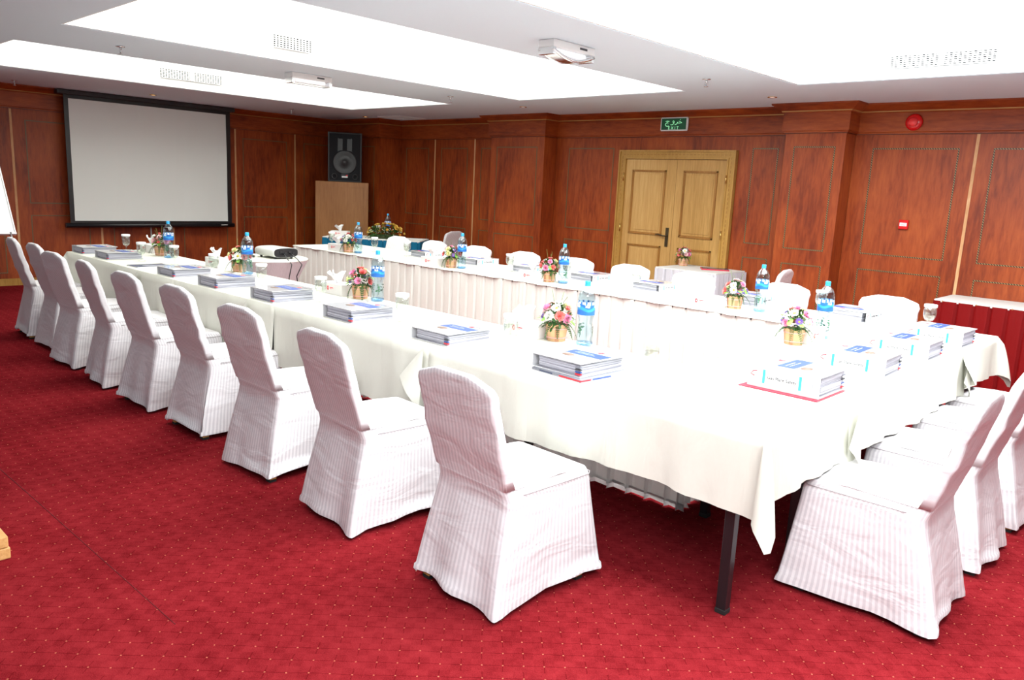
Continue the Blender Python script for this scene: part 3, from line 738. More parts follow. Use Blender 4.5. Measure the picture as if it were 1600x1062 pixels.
for k in range(24): b.faces.new((Vv[0][k], Vv[0][(k+1) % 24], Vv[1][(k+1) % 24], Vv[1][k]))
b.faces.new(Vv[1]); obj('connector_panel', b, black, pj)
b = bmesh.new()
for y, z, w_ in ((-.06, .07, .03), (-.01, .055, .02), (.04, .07, .025), (.08, .055, .015)): bx(b, .178, .184, y-w_/2, y+w_/2, z-.01, z+.01)
obj('socket', b, blackp, pj)
b = bmesh.new(); tube(b, [(-.19, .03, .06), (-.165, .03, .06)], .032, 16); obj('lens', b, black, pj)
b = bmesh.new()
for X, Y in ((-.12, -.09), (-.12, .09), (.13, -.09), (.13, .09)): lathe(b, [(.012, 0), (.012, .02)], 8, X, Y)
obj('foot', b, blackp, pj)
for k, (y0, o) in enumerate(((-.03, .0), (.05, .05))):
    b = bmesh.new(); X0, Y0 = -6.895, 4.05+y0
    tube(b, [(X0-.01, Y0, .805), (X0+.03, Y0-.0, .80), (X0+.10+o, Y0-.01, .765), (X0+.20+o, Y0-.02, .72), (X0+.17, Y0-.03, .60), (X0+.13+o, Y0-.02, .50), (X0+.18+o, Y0+.01, .35), (X0+.16+o, Y0, .15), (X0+.14, Y0+.02, .006), (X0-.2, Y0+.3, .006)], .005, 6)
    obj('cable', b, black, label='black cable hanging from the projector, '+('left of the pair' if k == 0 else 'right of the pair'), cat='cable', group='projector cables')
b = bmesh.new(); pts = [(-7.30+.1*cos(a*.9)*(.5+a*.06), 3.84+.05*sin(a*.9)*(.6+.05*a), .757+.004*(a % 3)) for a in range(0, 22)]
tube(b, pts, .006, 6); obj('coiled_cable', b, black, label='coil of black cable lying beside the projector', cat='cable')

# ------------------------------------------------------------------ loudspeaker and plinth
dirn = Vector((.80, -.60)); wd = Vector((.60, .80)); rzp = math.atan2(wd.y, wd.x)
F = Vector((-10.77, 7.36)) + dirn*.22; pc = F - dirn*.17
pl = thing('speaker_plinth', 'tall brown veneered box carrying the loudspeaker in the far corner', 'plinth', (pc.x, pc.y, 0), rzp)
obj('box_body', box(-.41, .41, -.17, .17, 0, 1.512, .004), plinth_m, pl)
obj('front_panel', box(-.335, .335, -.174, -.17, .03, 1.43, .002), plinth_m, pl)
spk = thing('loudspeaker', 'black loudspeaker cabinet standing on the tall wooden box', 'loudspeaker', (pc.x+.02, pc.y+.03, 1.512), rzp+.02)
obj('cabinet', box(-.262, .262, -.15, .17, 0, .76, .01), blackp, spk)
obj('grille_cloth', box(-.240, .240, -.158, -.150, .02, .74, .004), darkfab, spk)
b = bmesh.new(); lathe(b, [(.185, 0), (.185, .008), (.17, .01), (.12, .002), (.05, .0), (.04, .01), (0, .014)], 32); b.transform(Matrix.Translation((0, -.158, .30)) @ Matrix.Rotation(pi/2, 4, 'X')); obj('woofer', b, blackp, spk)
b = bmesh.new(); bx(b, -.11, -.095, -.168, -.158, .47, .67); bx(b, .095, .11, -.168, -.158, .47, .67); bx(b, -.095, -.035, -.162, -.158, .48, .66); bx(b, .035, .095, -.162, -.158, .48, .66); obj('horn', b, black, spk)
for X in (-.16, .16):
    b = bmesh.new(); lathe(b, [(.045, 0), (.045, .006), (.035, .008), (.03, 0), (0, 0)], 20); b.transform(Matrix.Translation((X, -.158, .085)) @ Matrix.Rotation(pi/2, 4, 'X')); obj('bass_port', b, black, spk)
bd = obj('badge', box(-.055, .055, -.165, -.158, .06, .125, .003), black, spk); obj('badge_print', box(-.045, .045, -.167, -.165, .068, .09), paper, bd)
obj('badge_mark', box(.02, .045, -.168, -.165, .09, .11), red_print, bd)

# ------------------------------------------------------------------ flip chart and wooden stand at left
fc = thing('flip_chart', 'white flip chart board on a metal easel at the far left edge', 'flip chart', (-9.5, 2.0, 0))
rot_ = Matrix.Rotation(radians(-32), 4, 'Y')
def lean(bm): bm.transform(Matrix.Translation((0, .40, .83)) @ rot_ ); return bm
obj('board', lean(box(-.02, 0, -.72, -.0, 0, 1.05, .004)), paper, fc)
b = bmesh.new()
for q in ((-.735, .015, -.012, .012), (-.735, .015, 1.04, 1.06)): bx(b, -.025, .008, *q)
bx(b, -.025, .008, -.735, -.72, 0, 1.05); bx(b, -.025, .008, 0, .012, 0, 1.05); obj('board_frame', lean(b), white_p, fc)
for p0, p1 in (((.0, .36, .84), (.20, .46, 0)), ((.0, -.28, .84), (.20, -.38, 0)), ((-.30, -.3, 1.3), (-.75, -.3, 0))):
    b = bmesh.new(); tube(b, [p0, p1], .012, 8); obj('easel_leg', b, chrome, fc)
ws = thing('wooden_stand', 'pale wooden foot of a stand with reddish post at the lower left edge', 'stand', (-3.53, .60, 0))
obj('base_board', box(-.14, .14, -.16, .16, 0, .046, .004), beech, ws); obj('upper_board', box(-.13, .14, -.16, .155, .048, .094, .004), beech, ws)
obj('post', box(-.03, .03, -.03, .03, .094, 1.3, .004), wood_v, ws, (-.02, -.04, 0))

# ------------------------------------------------------------------ ring binders
BW, BH = .285, .315
txt_t = text_mesh('Gas Plant Safety', .020, grey_print); txt_n = text_mesh(': 10', .020, pale_print)
def make_binder(T):
    t = thing('ring_binder', '', 'binder'); w2, h2 = BW/2, BH/2
    b = bmesh.new(); bx(b, -w2, w2, -h2, h2, 0, .004); bx(b, -w2, w2, -h2, h2, T-.004, T); bx(b, -w2, -w2+.004, -h2, h2, .004, T-.004); obj('cover', b, cover_m, t)
    b = bmesh.new()
    nl = 4
    for k in range(nl):
        z0 = .005+(T-.012)*k/nl; z1 = .005+(T-.012)*(k+1)/nl-.0015; o = [.0, .004, -.002, .003][k]
        bx(b, -w2+.035, w2-.012+o, -h2+.010-o*.5, h2-.010, z0, z1)
    pg = obj('pages', b, page_m, t)
    for k, m in enumerate((red_print, blue_print, grey_print, pale_print)):
        z0 = .010+(T-.022)*k/4; obj('index_tab', box(w2-.032, w2-.003, -h2+.004, -h2+.016, z0, z0+.006), m, pg)
    cp_ = obj('cover_print', box(-w2+.065, w2-.008, -.015, .065, T, T+.0006), blue_print, t)
    b = bmesh.new()
    for k in range(2): bx(b, -w2+.10, w2-.09+.02*k, .037-.018*k, .0385-.018*k, T+.0006, T+.001)
    obj('white_title', b, paper, cp_)
    b = bmesh.new(); bx(b, -w2+.05, -w2+.06, .12, .13, T, T+.0007); bx(b, w2-.09, w2-.03, .11, .116, T, T+.0006); obj('small_print', b, grey_print, t)
    b = bmesh.new(); lathe(b, [(0, T), (.016, T), (.016, T+.0006), (0, T+.0008)], 14, .05, .095); obj('logo_print', b, red_print, t)
    b = bmesh.new(); lathe(b, [(0, T), (.028, T), (.028, T+.0006), (0, T+.0008)], 16, -.02, -.06); b.transform(Matrix.Diagonal((1.2, .8, 1, 1))); obj('picture_print', b, brown_print, t)
    # spine seen from -x: text runs towards -y
    sx = -w2-.0006
    for y in (.085, -.075): obj('spine_tab', box(sx, -w2, y-.006, y+.006, T*.22, T*.86), cyan_print, t)
    b = bmesh.new(); tube(b, [(sx, .128, T*.50), (sx, .145, T*.58), (sx, .135, T*.72), (sx, .118, T*.76)], .0022, 4); obj('spine_logo', b, red_print, t)
    R = Matrix(((0, 0, -1), (-1, 0, 0), (0, 1, 0))).to_euler()
    obj('spine_title', txt_t, None, t, (sx, .005, T*.52), R); obj('spine_number', txt_n, None, t, (sx, -.115, T*.52), R)
    if T > .06:
        b = bmesh.new()
        for y in (-.05, 0, .05):
            tube(b, [(-w2+.02+.02*cos(a), y, T/2+.022*sin(a)) for a in [k*pi/6 for k in range(13)]], .0015, 4)
        obj('ring_mechanism', b, chrome, t)
    return t
pb = {T: make_binder(T) for T in (.062, .075, .092)}; usedb = set()
def place_binder(x, y, rz, T, label, group):
    c_ = pb[T] if T not in usedb else copy_tree(pb[T]); usedb.add(T)
    c_.location = (x, y, .7475); c_.rotation_euler = (0, 0, radians(rz)); c_['label'] = label; c_['group'] = group; return c_
bA = [(-2.13, 2.725, -2, .062), (-2.985, 2.725, 0, .062), (-3.775, 2.70, 0, .075), (-4.635, 2.70, 0, .075), (-5.385, 2.69, 0, .075), (-6.10, 2.695, 1, .062), (-7.505, 2.715, 1, .062), (-8.07, 2.70, 0, .062)]
lA = ['white ring binder with booklets beneath it, nearest the bottle at centre', 'white ring binder second from the near corner of the front row', 'white ring binder third from the near corner, in front of a flower basket', 'white ring binder fourth from the near corner of the front row',
      'white ring binder fifth from the near corner, left of a capped glass', 'white ring binder just right of the thin dark magazine', 'white ring binder just left of the thin dark magazine', 'white ring binder at the far left end of the front row']
for (x, y, r, T), l in zip(bA, lA): place_binder(x, y, r, T, l, 'ring binders on the near row')
for (x, y, r, T), l in zip([(-1.35, 3.265, 90, .092), (-1.32, 3.93, 92, .092), (-1.31, 4.58, 90, .092), (-1.30, 5.20, 89, .092)],
                           ['thick white binder on a red folder, nearest on the end table', 'thick white binder second from the front on the end table', 'thick white binder third from the front on the end table', 'thick white binder at the back of the end table, near the red table']):
    place_binder(x, y, r, T, l, 'thick binders on the end table')
bB = [(-6.67, 5.70, 177, .062), (-5.87, 5.70, 181, .062), (-5.10, 5.70, 180, .062), (-4.385, 5.72, 178, .062), (-3.68, 5.70, 180, .062), (-2.80, 5.69, 181, .075), (-1.99, 5.665, 180, .075)]
lB = ['white binder farthest left on the far row, left of the second basket', 'white binder on the far row just right of the second tall bottle', 'white binder on the far row partly hidden by the third tissue box', 'white binder on the far row right of the third bottle',
      'white binder on the far row in front of the grey-skirted table', 'white binder on the far row right of the fourth bottle', 'grey-topped binder on the far row right of the tallest right-hand bottle']
for (x, y, r, T), l in zip(bB, lB): place_binder(x, y, r, T, l, 'ring binders on the far row')
obj('red_folder', box(-.175, .175, -.15, .15, 0, .0045, .001), folder_red, None, (-1.36, 3.245, .7464), (0, 0, 0), 'thin red folder under the nearest thick binder on the end table', 'folder')
for c_ in COL.objects:
    if c_.name.startswith('ring_binder') and abs(c_.location.y-3.265) < .001: c_.location.z = .752
bk = thing('booklet', 'colourful booklet lying under the front row binder nearest the centre', 'booklet', (-2.11, 2.72, .7462), radians(-4))
obj('pages', box(-.15, .15, -.165, .165, 0, .012, .001), page_m, bk); obj('cover_art', box(-.15, .15, -.165, .165, .012, .013), pale_print, bk)
for q, m_ in (((.02, .1505, -.1655, -.10), red_print), ((.1, .1508, -.09, .03), blue_print), ((-.1, -.02, -.1658, -.12), mag_d)): obj('picture_print', box(*q, .003, .0095), m_, bk)
for c_ in COL.objects:
    if c_.name.startswith('ring_binder') and abs(c_.location.x+2.13) < .001: c_.location.z = .7605
mg = thing('magazine', 'thin dark magazine lying open between two binders on the front row', 'magazine', (-6.79, 2.70, .7465), radians(2))
obj('pages', box(-.105, .105, -.15, .15, 0, .005, .001), paper, mg); obj('cover_art', box(-.105, .105, -.15, .15, .005, .006), mag_d, mg); obj('picture_print', box(-.02, .10, -.06, .15, .006, .0064), pale_print, mg)
rf = thing('report_folder', 'red report with dark cover on the grey-skirted table', 'folder', (-4.36, 7.93, .7505), radians(35))
obj('pages', box(-.15, .15, -.105, .105, 0, .012, .001), folder_red, rf); obj('cover_art', box(-.14, .15, -.10, .105, .012, .014), mag_d, rf)
pq = Vector((-8.46, 7.06)) - tl*.2 + tn*.4
obj('paper_sheet', box(-.15, .15, -.105, .105, 0, .003), paper, None, (pq.x, pq.y, .7505), (0, 0, ang+.2), 'white paper sheet lying on the right end of the teal table', 'paper')

# ------------------------------------------------------------------ glasses
def make_glass(lid=True):
    t = thing('goblet', '', 'glass')
    b = bmesh.new(); lathe(b, [(.0, .002), (.033, .003), (.034, .005), (.012, .010), (.006, .018), (.007, .035), (.0055, .045), (.012, .055), (.028, .066), (.037, .085), (.0395, .105), (.039, .125), (.036, .158), (.0345, .158), (.0375, .125), (.038, .105), (.035, .086), (.026, .068), (.0, .060)], 22); obj('glass', b, glass_m, t)
    b = bmesh.new(); lathe(b, [(.0, .0605), (.0255, .069), (.0345, .0865), (.0372, .105), (.0372, .112), (0, .112)], 22); obj('water', b, gwater_m, t)
    if lid:
        b = bmesh.new(); lathe(b, [(.0385, .150), (.040, .152), (.0405, .166), (.038, .169), (0, .170)], 22, cap=False); obj('paper_cap', b, paper, t)
    return t
gp = [make_glass(True), make_glass(False)]; ug = set()
gl = [(-8.10, 3.00, 1, 'capped glass at the far left end of the near row behind the last binder'), (-7.19, 2.79, 1, 'capped glass on the near row left of the dark magazine'), (-6.81, 2.92, 1, 'capped glass on the near row behind the dark magazine'),
      (-6.04, 2.905, 1, 'capped glass on the near row beside the tissue box by the second basket'), (-5.23, 2.875, 1, 'capped glass on the near row just in front of the projector cables'), (-4.40, 2.84, 1, 'capped glass on the near row left of the third basket and tissue box'),
      (-3.53, 2.825, 1, 'capped glass on the near row right of the tall bottle at centre left'), (-2.68, 2.85, 1, 'capped glass on the near row left of the central flower basket'), (-1.87, 2.915, 1, 'capped glass on the nearest corner table right of the last binder'),
      (-8.20, 5.45, 1, 'capped glass at the left end of the far row near the wooden box'), (-7.34, 5.455, 1, 'capped glass on the far row right of the first tall bottle'), (-6.78, 5.48, 1, 'capped glass on the far row left of its first binder'),
      (-5.23, 5.505, 1, 'capped glass on the far row left of the third tissue box'), (-4.59, 5.60, 1, 'capped glass on the far row half hidden by the third bottle'), (-3.81, 5.60, 0, 'uncapped empty-looking glass on the far row before the door'),
      (-2.25, 5.70, 1, 'capped glass on the far row half hidden by the right-hand bottle'), (-1.52, 4.94, 1, 'capped glass on the end table between the two rear binders'), (-1.50, 5.66, 1, 'capped glass at the far right corner before the red skirt'), (-1.52, 4.25, 1, 'capped glass on the end table behind the second thick binder')]
for x, y, lid, lab in gl:
    k = 0 if lid else 1; g_ = gp[k] if k not in ug else copy_tree(gp[k]); ug.add(k); g_.location = (x, y, .7465); g_['label'] = lab; g_['group'] = 'drinking glasses on the tables'
g_ = copy_tree(gp[0]); g_.location = (c0.x-.02*tl.x+.12*tn.x, c0.y-.02*tl.y+.12*tn.y, .7505); g_['label'] = 'capped glass on the teal table behind the yellow flowers'; g_['group'] = 'drinking glasses on the tables'

# ------------------------------------------------------------------ water bottles
def make_bottle():
    t = thing('water_bottle', '', 'bottle')
    prof = [(.0, .006), (.030, .0), (.041, .006), (.0435, .02), (.0435, .045), (.041, .075), (.037, .105), (.0362, .125), (.039, .145), (.0445, .16), (.0455, .17), (.0455, .235), (.0455, .255), (.043, .272), (.034, .292), (.022, .307), (.0145, .316), (.013, .326)]
    b = bmesh.new(); lathe(b, prof, 26, cap=False)
    for k in range(1): pass
    obj('bottle_body', b, pet_m, t)
    b = bmesh.new(); lathe(b, [(0, .008)]+[(r-.002, z) for r, z in prof[2:15]]+[(0, .290)], 22); obj('water', b, water_m, t)
    b = bmesh.new(); lathe(b, [(.030, -.0), (.0422, .005), (.0440, .012), (.0440, .020)], 24, cap=False); obj('blue_base', b, petblue, t)
    b = bmesh.new(); lathe(b, [(.0155, .316), (.0155, .322), (.0145, .3225), (.0150, .324), (.0150, .340), (.013, .343), (0, .343)], 20); obj('cap', b, cap_m, t)
    n = 32; b = bmesh.new()
    z0, z1 = .168, .236; R = .0461; rings = []
    for z, dz in ((z0, .0), (.190, .006), (.206, .008), (.222, .004), (z1, 0)):
        rings.append([b.verts.new((R*cos(2*pi*i/n), R*sin(2*pi*i/n), z+dz*sin(2*pi*i/n*3))) for i in range(n)])
    for k, (A, B) in enumerate(zip(rings, rings[1:])):
        for i in range(n):
            f = b.faces.new((A[i], A[(i+1) % n], B[(i+1) % n], B[i])); f.smooth = True
            f.material_index = (0, 1, 0, 2)[k] if k != 3 else (2 if i % 3 else 0)
    lb = obj('label', b, [label_b, label_l, label_w], t)
    b = bmesh.new()
    for a0 in (0, 1.2, 2.4, 3.6, 4.8):
        for k in range(6):
            a = a0+.09*k; h = [.016, .010, .020, .008, .018, .012][k]
            x, y = (R+.0006)*cos(a), (R+.0006)*sin(a); tube(b, [(x, y, .207), (x, y, .207+h)], .0016, 4)
        tube(b, [((R+.0006)*cos(a0+.06*j), (R+.0006)*sin(a0+.06*j), .209+.002*sin(j)) for j in range(9)], .0012, 4)
    obj('label_lettering', b, label_w, lb)
    for a0 in (.6, 3.0, 5.0):
        b = bmesh.new()
        for k in range(9):
            rr = random.Random(k+int(a0*10)); a = a0+rr.uniform(-.35, .35); z = .085+rr.uniform(-.02, .03); R2 = .0408
            L = .010; x, y = R2*cos(a), R2*sin(a); tx, ty = -sin(a), cos(a)
            vs = [b.verts.new((x-tx*L, y-ty*L, z)), b.verts.new((x, y, z-.004)), b.verts.new((x+tx*L, y+ty*L, z+.002)), b.verts.new((x, y, z+.005))]; b.faces.new(vs)
        tube(b, [(.042*cos(a0), .042*sin(a0), .05), (.0405*cos(a0+.05), .0405*sin(a0+.05), .09)], .0014, 4)
        obj('palm_print', b, tree_m, t)
    return t
bp = make_bottle(); first = True
bl = [(-7.39, 3.12, 'water bottle standing in front of the projection screen at the left'), (-5.935, 3.14, 'water bottle on the near row just left of the projector'), (-4.26, 3.195, 'large water bottle on the near row left of centre beside the pink and cream flowers'),
      (-2.475, 3.20, 'largest looking water bottle, in the foreground centre on the near row'), (-1.80, 4.64, 'water bottle on the end table right of the flower basket'), (-7.26, 5.17, 'water bottle on the far row in front of the teal skirt'),
      (-5.59, 5.20, 'water bottle on the far row beside the second basket'), (-4.33, 5.24, 'water bottle on the far row left of the door'), (-2.535, 5.32, 'water bottle on the far row right of the fourth basket')]
for k, (x, y, lab) in enumerate(bl):
    o = bp if first else copy_tree(bp); first = False; o.location = (x, y, .7465); o.rotation_euler = (0, 0, k*1.3+.2); o['label'] = lab; o['group'] = 'blue-capped water bottles'
q = c0 + tl*.12 + tn*.16
o = copy_tree(bp); o.location = (q.x, q.y, .7505); o['label'] = 'water bottle on the teal table behind the yellow flowers'; o['group'] = 'blue-capped water bottles'

# ------------------------------------------------------------------ tissue boxes
def tissue_mesh(seed):
    rnd = random.Random(seed); b = bmesh.new(); P_ = []
    for j in range(6):
        tt = j/5; row = []
        for i in range(13):
            a = 2*pi*i/12; rr = (.012+.040*tt)*(1+.35*sin(3*a+seed)*tt); row.append((rr*cos(a)*1.1-.025*tt, rr*sin(a)*.5, .075+.075*tt*(1+.25*sin(2*a+seed))))
        row[-1] = row[0]; P_.append(row)
    grid(b, P_); bmesh.ops.remove_doubles(b, verts=b.verts, dist=.0001); return tomesh(b, 'tissue', tissue_m)
tms = [tissue_mesh(k) for k in range(3)]
def make_tbox():
    t = thing('tissue_box', '', 'tissue box'); obj('card_box', box(-.125, .125, -.062, .062, 0, .078, .002), card_m, t)
    b = bmesh.new(); lathe(b, [(.006, 0), (.013, 0), (.013, .0008), (.006, .0008), (.006, 0)], 18, cap=False)
    b.transform(Matrix.Translation((-.045, -.0622, .042)) @ Matrix.Rotation(pi/2, 4, 'X') @ Matrix.Diagonal((.85, 1.2, 1, 1))); lg = obj('logo', b, red_print, t)
    b = bmesh.new(); bx(b, -.022, .02, -.063, -.062, .044, .0475); bx(b, -.022, .0, -.063, -.062, .037, .0395)
    for k in range(7): bx(b, -.022+.006*k, -.0195+.006*k, -.063, -.062, .0475, .050)
    obj('red_lettering', b, red_print, t); return t
tb = make_tbox(); first = True
for k, (x, y, rz, lab) in enumerate([(-7.975, 3.195, 2, 'white tissue box with red logo left of the first near-row basket'), (-6.55, 3.19, -2, 'white tissue box left of the basket before the projector'), (-4.67, 3.165, 0, 'white tissue box with raised tissue left of the pink and cream flowers'),
                                     (-2.85, 3.165, 0, 'white tissue box left of the central flower basket'), (-7.58, 5.13, 0, 'white tissue box at the left end of the far row'), (-5.955, 5.155, 0, 'white tissue box left of the second far-row basket'),
                                     (-4.62, 5.17, -2, 'white tissue box left of the third far-row basket'), (-2.90, 5.19, 0, 'white tissue box left of the fourth far-row basket'), (-1.82, 4.47, 92, 'white tissue box behind the end-table basket')]):
    o = tb if first else copy_tree(tb); first = False; o.location = (x, y, .7465); o.rotation_euler = (0, 0, radians(rz)); o['label'] = lab; o['group'] = 'tissue boxes with a red logo'
    obj('tissue', tms[k % 3], None, o, rot=(0, 0, k*.4))
q = c0 - tl*.50 - tn*.12
o = copy_tree(tb); o.location = (q.x, q.y, .7505); o.rotation_euler = (0, 0, ang); o['label'] = 'white tissue box on the left end of the teal table'; o['group'] = 'tissue boxes with a red logo'

# ------------------------------------------------------------------ flower baskets
def petal(bm, base, d, up_, L, W, curl, mi=0):
    side = d.cross(up_).normalized(); pts = []
    for i, (q, wq) in enumerate(((0, .35), (.45, 1), (.85, .85), (1, .35))):
        c = base+d*L*q+up_*(curl*L*q*q); pts.append((c-side*W*wq/2, c+side*W*wq/2))
    V = [(bm.verts.new(a), bm.verts.new(b_)) for a, b_ in pts]
    for a, b_ in zip(V, V[1:]):
        f = bm.faces.new((a[0], a[1], b_[1], b_[0])); f.material_index = mi; f.smooth = True
def bloom_mesh(kind, col):
    bm = bmesh.new(); Z = Vector((0, 0, 1)); R = random.Random(hash_(kind))
    if kind == 'daisy': layers = [(14, .030, .009, .10, .15), (12, .022, .008, .25, .3)]
    elif kind == 'mum': layers = [(16, .028, .010, -.1, .2), (15, .026, .009, .35, .3), (12, .022, .009, .9, .3), (8, .016, .008, 1.8, .2)]
    elif kind == 'carnation': layers = [(9, .026, .020, .05, .5), (8, .023, .018, .5, .3), (7, .018, .016, 1.1, .2), (5, .012, .014, 2.2, .1)]
    elif kind == 'rose': layers = [(6, .020, .022, .6, .5), (5, .017, .020, 1.2, .2), (4, .013, .016, 2.2, -.1)]
    else: layers = [(12, .018, .006, .2, .1), (10, .014, .005, .7, .1)]
    for n, L, W, el, cu in layers:
        o = R.uniform(0, 1)
        for i in range(n):
            a = 2*pi*(i+o)/n+R.uniform(-.08, .08); e = math.atan(el)+R.uniform(-.1, .1); d = Vector((cos(a)*cos(e), sin(a)*cos(e), sin(e))); u_ = Vector((-cos(a)*sin(e), -sin(a)*sin(e), cos(e)))
            petal(bm, Vector((0, 0, 0)), d, u_, L*R.uniform(.9, 1.08), W, cu)
    if kind in ('daisy', 'aster'):
        lathe(bm, [(.009 if kind == 'daisy' else .005, .001), (.008 if kind == 'daisy' else .004, .006), (0, .008)], 10, mi=1)
    return tomesh(bm, 'bloom', [petals[col], eye_m])
def hash_(s): return sum(ord(c_)*(i+3) for i, c_ in enumerate(s))
BM = {k: bloom_mesh(*k) for k in [('daisy', 'white'), ('mum', 'cream'), ('mum', 'pink'), ('mum', 'white'), ('carnation', 'coral'), ('carnation', 'pink'), ('carnation', 'blush'), ('aster', 'purple'), ('rose', 'coral'), ('rose', 'yellow'), ('rose', 'orange'), ('mum', 'yellow'), ('rose', 'cream')]}
def fern_mesh():
    bm = bmesh.new()
    for i in range(10):
        q = i/10; z = -.030*q*q*2; L = .018*(1-q)+.005
        for s in (-1, 1): petal(bm, Vector((.11*q, 0, z)), Vector((.45, s*.9, -.1)).normalized(), Vector((0, 0, 1)), L, .009, -.2)
    tube(bm, [(.11*i/5, 0, -.06*(i/5)**2-.001) for i in range(6)], .0012, 4); return tomesh(bm, 'fern_leaf', leafm)
def leaf_mesh():
    bm = bmesh.new(); petal(bm, Vector((0, 0, 0)), Vector((1, 0, 0)), Vector((0, 0, 1)), .055, .030, -.4); return tomesh(bm, 'leaf', leaflm)
fern, leafb = fern_mesh(), leaf_mesh()
def filler_mesh(seed):
    bm = bmesh.new(); R = random.Random(seed)
    for k in range(150):
        a = R.uniform(0, 2*pi); e = R.uniform(-.45, 1.4); d = Vector((cos(a)*cos(e), sin(a)*cos(e), sin(e))); r = R.uniform(.035, .084)
        petal(bm, d*r, (d+Vector((R.uniform(-.6, .6), R.uniform(-.6, .6), R.uniform(-.6, .6)))).normalized(), Vector((0, 0, 1)), R.uniform(.018, .034), .014, -.2)
    for k in range(16):
        a = R.uniform(0, 2*pi); e = R.uniform(0.1, 1.4); d = Vector((cos(a)*cos(e), sin(a)*cos(e), sin(e))); r = R.uniform(.075, .095)
        m_ = Matrix.Translation(d*r); ret = bmesh.ops.create_icosphere(bm, subdivisions=1, radius=.0045, matrix=m_)
        for v in ret['verts']:
            for f in v.link_faces: f.material_index = 1
    return tomesh(bm, 'foliage', [leafm, petals['white']])
fil = [filler_mesh(k) for k in range(4)]
b = bmesh.new(); n = 3
for z0, z1, r0, r1 in ((0, .092, .044, .056),):
    for s, dr_ in ((0, 0), (1, .004)):
        pass
    w0, w1 = .0235, .0295
    v = [b.verts.new(p) for p in ((r0, -w0/2, 0), (r0, w0/2, 0), (r0+.004, w0/2, 0), (r0+.004, -w0/2, 0), (r1, -w1/2, .088), (r1, w1/2, .088), (r1+.004, w1/2, .088), (r1+.004, -w1/2, .088), (r1+.001, 0, .094), (r1+.005, 0, .094))]
    for f in ((0, 1, 2, 3), (3, 2, 6, 7), (0, 4, 5, 1), (1, 5, 6, 2), (0, 3, 7, 4), (4, 8, 5), (7, 6, 9), (4, 7, 9, 8), (5, 8, 9, 6)): b.faces.new([v[i] for i in f])
sm1 = tomesh(b, 'slat', slat_a); sm2 = sm1.copy(); sm2.materials.clear(); sm2.materials.append(slat_b)
b = bmesh.new()
for z in (.016, .066):
    r = .0505+.012*z/.092; lathe(b, [(r, z), (r+.0012, z), (r+.0016, z+.007), (r, z+.007)], 24, cap=False)
bandm = tomesh(b, 'band', slat_c)
b = bmesh.new(); lathe(b, [(.0, .002), (.043, .002), (.054, .080), (0, .084)], 16); corem = tomesh(b, 'basket_lining', soil)
def basket(x, y, seed, label, cols, z=.7465, sc=1.0):
    t = thing('flower_basket', label, 'flowers', (x, y, z), seed*.7, 'flower baskets on the tables'); t.scale = (sc, sc, sc); R = random.Random(seed)
    obj('basket_lining', corem, None, t)
    for k in range(14): obj('slat', sm1 if k % 3 else sm2, None, t, (0, 0, 0), (0, 0, 2*pi*k/14))
    obj('band', bandm, None, t)
    obj('foliage', fil[seed % 4], None, t, (0, 0, .112), (0, 0, seed), kind='stuff')
    spots = [(0, 0)]+[(a*2*pi/5+R.uniform(-.2, .2), .75) for a in range(5)]+[(a*2*pi/8+.3+R.uniform(-.2, .2), 1.32) for a in range(8)]
    for k, (a, th) in enumerate(spots):
        th += R.uniform(-.1, .1); kd = cols[k % len(cols)]; d = Vector((cos(a)*sin(th), sin(a)*sin(th), cos(th)))
        p = Vector((0, 0, .112))+Vector((d.x*.078, d.y*.078, d.z*.088)); s_ = R.uniform(.85, 1.15)*(1.0 if kd[0] != 'aster' else 1.15)
        obj('bloom', BM[kd], None, t, p, d.to_track_quat('Z', 'Y').to_euler(), scale=(s_, s_, s_))
    for k in range(9):
        a = k*2*pi/9+R.uniform(-.3, .3); obj('fern_leaf', fern, None, t, (.045*cos(a), .045*sin(a), .105), (0, R.uniform(.25, .75), a), scale=(R.uniform(.7, 1.0),)*3)
    for k in range(6):
        a = k*2*pi/6+R.uniform(-.4, .4); obj('leaf', leafb, None, t, (.055*cos(a), .055*sin(a), .125+R.uniform(-.01, .03)), (0, R.uniform(-.6, .3), a))
    b = bmesh.new()
    for k in range(3):
        a = R.uniform(0, 6.28); tube(b, [(0.02*cos(a), .02*sin(a), .16), (.03*cos(a), .03*sin(a), .21), (.05*cos(a), .05*sin(a), .24+.02*k)], .0012, 4)
    obj('thin_stem', b, stemm, t)
c1, c2_, c3, wd_, cr, pu, ro = ('carnation', 'coral'), ('carnation', 'pink'), ('mum', 'pink'), ('daisy', 'white'), ('mum', 'cream'), ('aster', 'purple'), ('rose', 'coral'); wm = ('mum', 'white'); bl_ = ('carnation', 'blush')
mix = [[ro, c3, wd_, c1, wm, bl_], [c1, wd_, c1, ro, cr], [c1, cr, pu, c2_, c1, wd_, pu], [wm, c1, c3, wd_, ro, cr, bl_, pu], [c3, pu, wd_, c2_, cr, c1, pu], [c1, pu, wm, ro, c1], [c3, cr, pu, c1, wm], [c1, c3, cr, wm, wd_, ro], [bl_, c3, cr, pu, c1, wd_, pu], [c1, bl_, c3, wd_]]
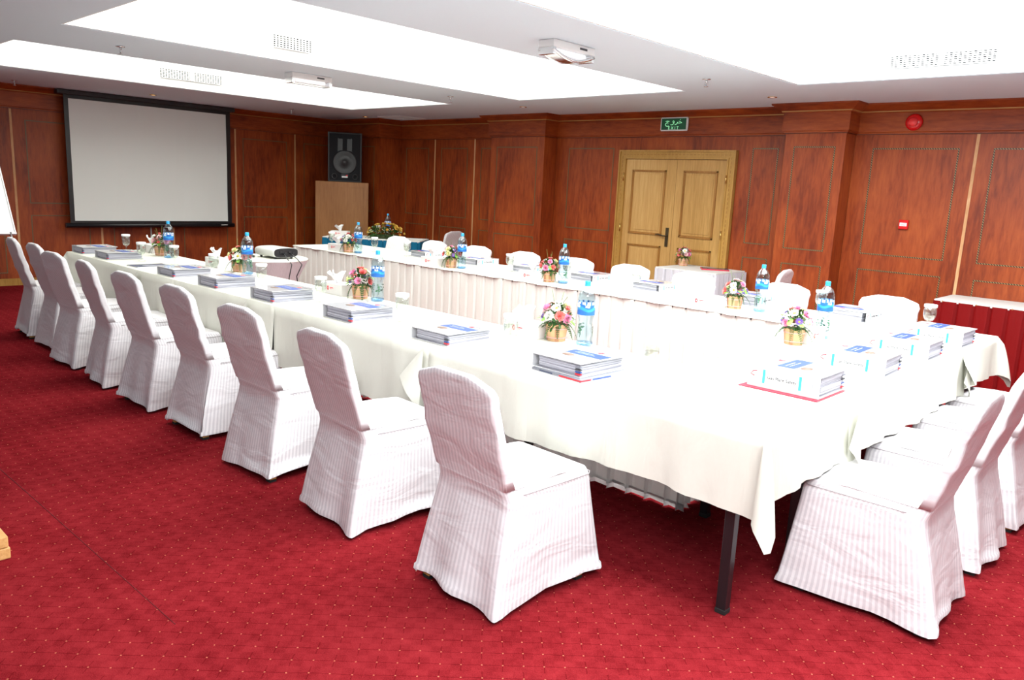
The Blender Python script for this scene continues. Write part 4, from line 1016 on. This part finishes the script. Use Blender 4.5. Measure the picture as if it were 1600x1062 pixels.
bk_l = [(-7.62, 3.14, 'flower basket at the screen end of the near row, pink and white blooms'), (-6.12, 3.165, 'flower basket with coral blooms on the near row before the projector'), (-4.42, 3.17, 'flower basket with cream, pink and purple blooms on the near row'),
        (-2.66, 3.19, 'flower basket with a big white bloom in the foreground centre'), (-1.82, 4.29, 'flower basket with purple and pink blooms on the end table'), (-7.41, 5.145, 'flower basket at the left end of the far row'),
        (-5.715, 5.175, 'flower basket with a pink pompom bloom on the far row, second from left'), (-4.475, 5.22, 'flower basket with dark trailing leaves on the far row, third from left'), (-2.73, 5.31, 'flower basket with purple and cream blooms on the far row, rightmost')]
for k, (x, y, lab) in enumerate(bk_l): basket(x, y, k+1, lab, mix[k])
basket(-4.80, 7.98, 13, 'flower basket on the grey-skirted table in front of the door', mix[9], .7505)
fa = thing('flower_arrangement', 'low wide arrangement of yellow and orange roses on the teal table', 'flowers', (c0.x-.08*tn.x+.15*tl.x, c0.y-.08*tn.y+.15*tl.y, .7505), ang); R = random.Random(5)
b = bmesh.new(); lathe(b, [(0, 0), (.11, 0), (.13, .03), (.1, .05), (0, .055)], 20); b.transform(Matrix.Diagonal((1.8, .9, 1, 1))); obj('tray', b, soil, fa)
for k in range(34):
    a = R.uniform(0, 2*pi); e = R.uniform(.05, 1.45); d = Vector((cos(a)*cos(e), sin(a)*cos(e), sin(e))); p = Vector((d.x*.27, d.y*.14, .03+d.z*.17)); s_ = R.uniform(1.3, 1.8)
    obj('bloom', BM[R.choice([('rose', 'yellow'), ('rose', 'orange'), ('mum', 'yellow'), ('rose', 'cream'), ('rose', 'yellow')])], None, fa, p, d.to_track_quat('Z', 'Y').to_euler(), scale=(s_,)*3)
for k in range(14):
    a = k*2*pi/14; obj('fern_leaf', fern, None, fa, (.17*cos(a), .09*sin(a), .05), (0, R.uniform(-.3, .2), a), scale=(1.5,)*3)
for s in range(3): obj('foliage', fil[s], None, fa, (-.14+.14*s, 0, .05), (0, 0, s), kind='stuff', scale=(1.5, 1.2, 1.3))
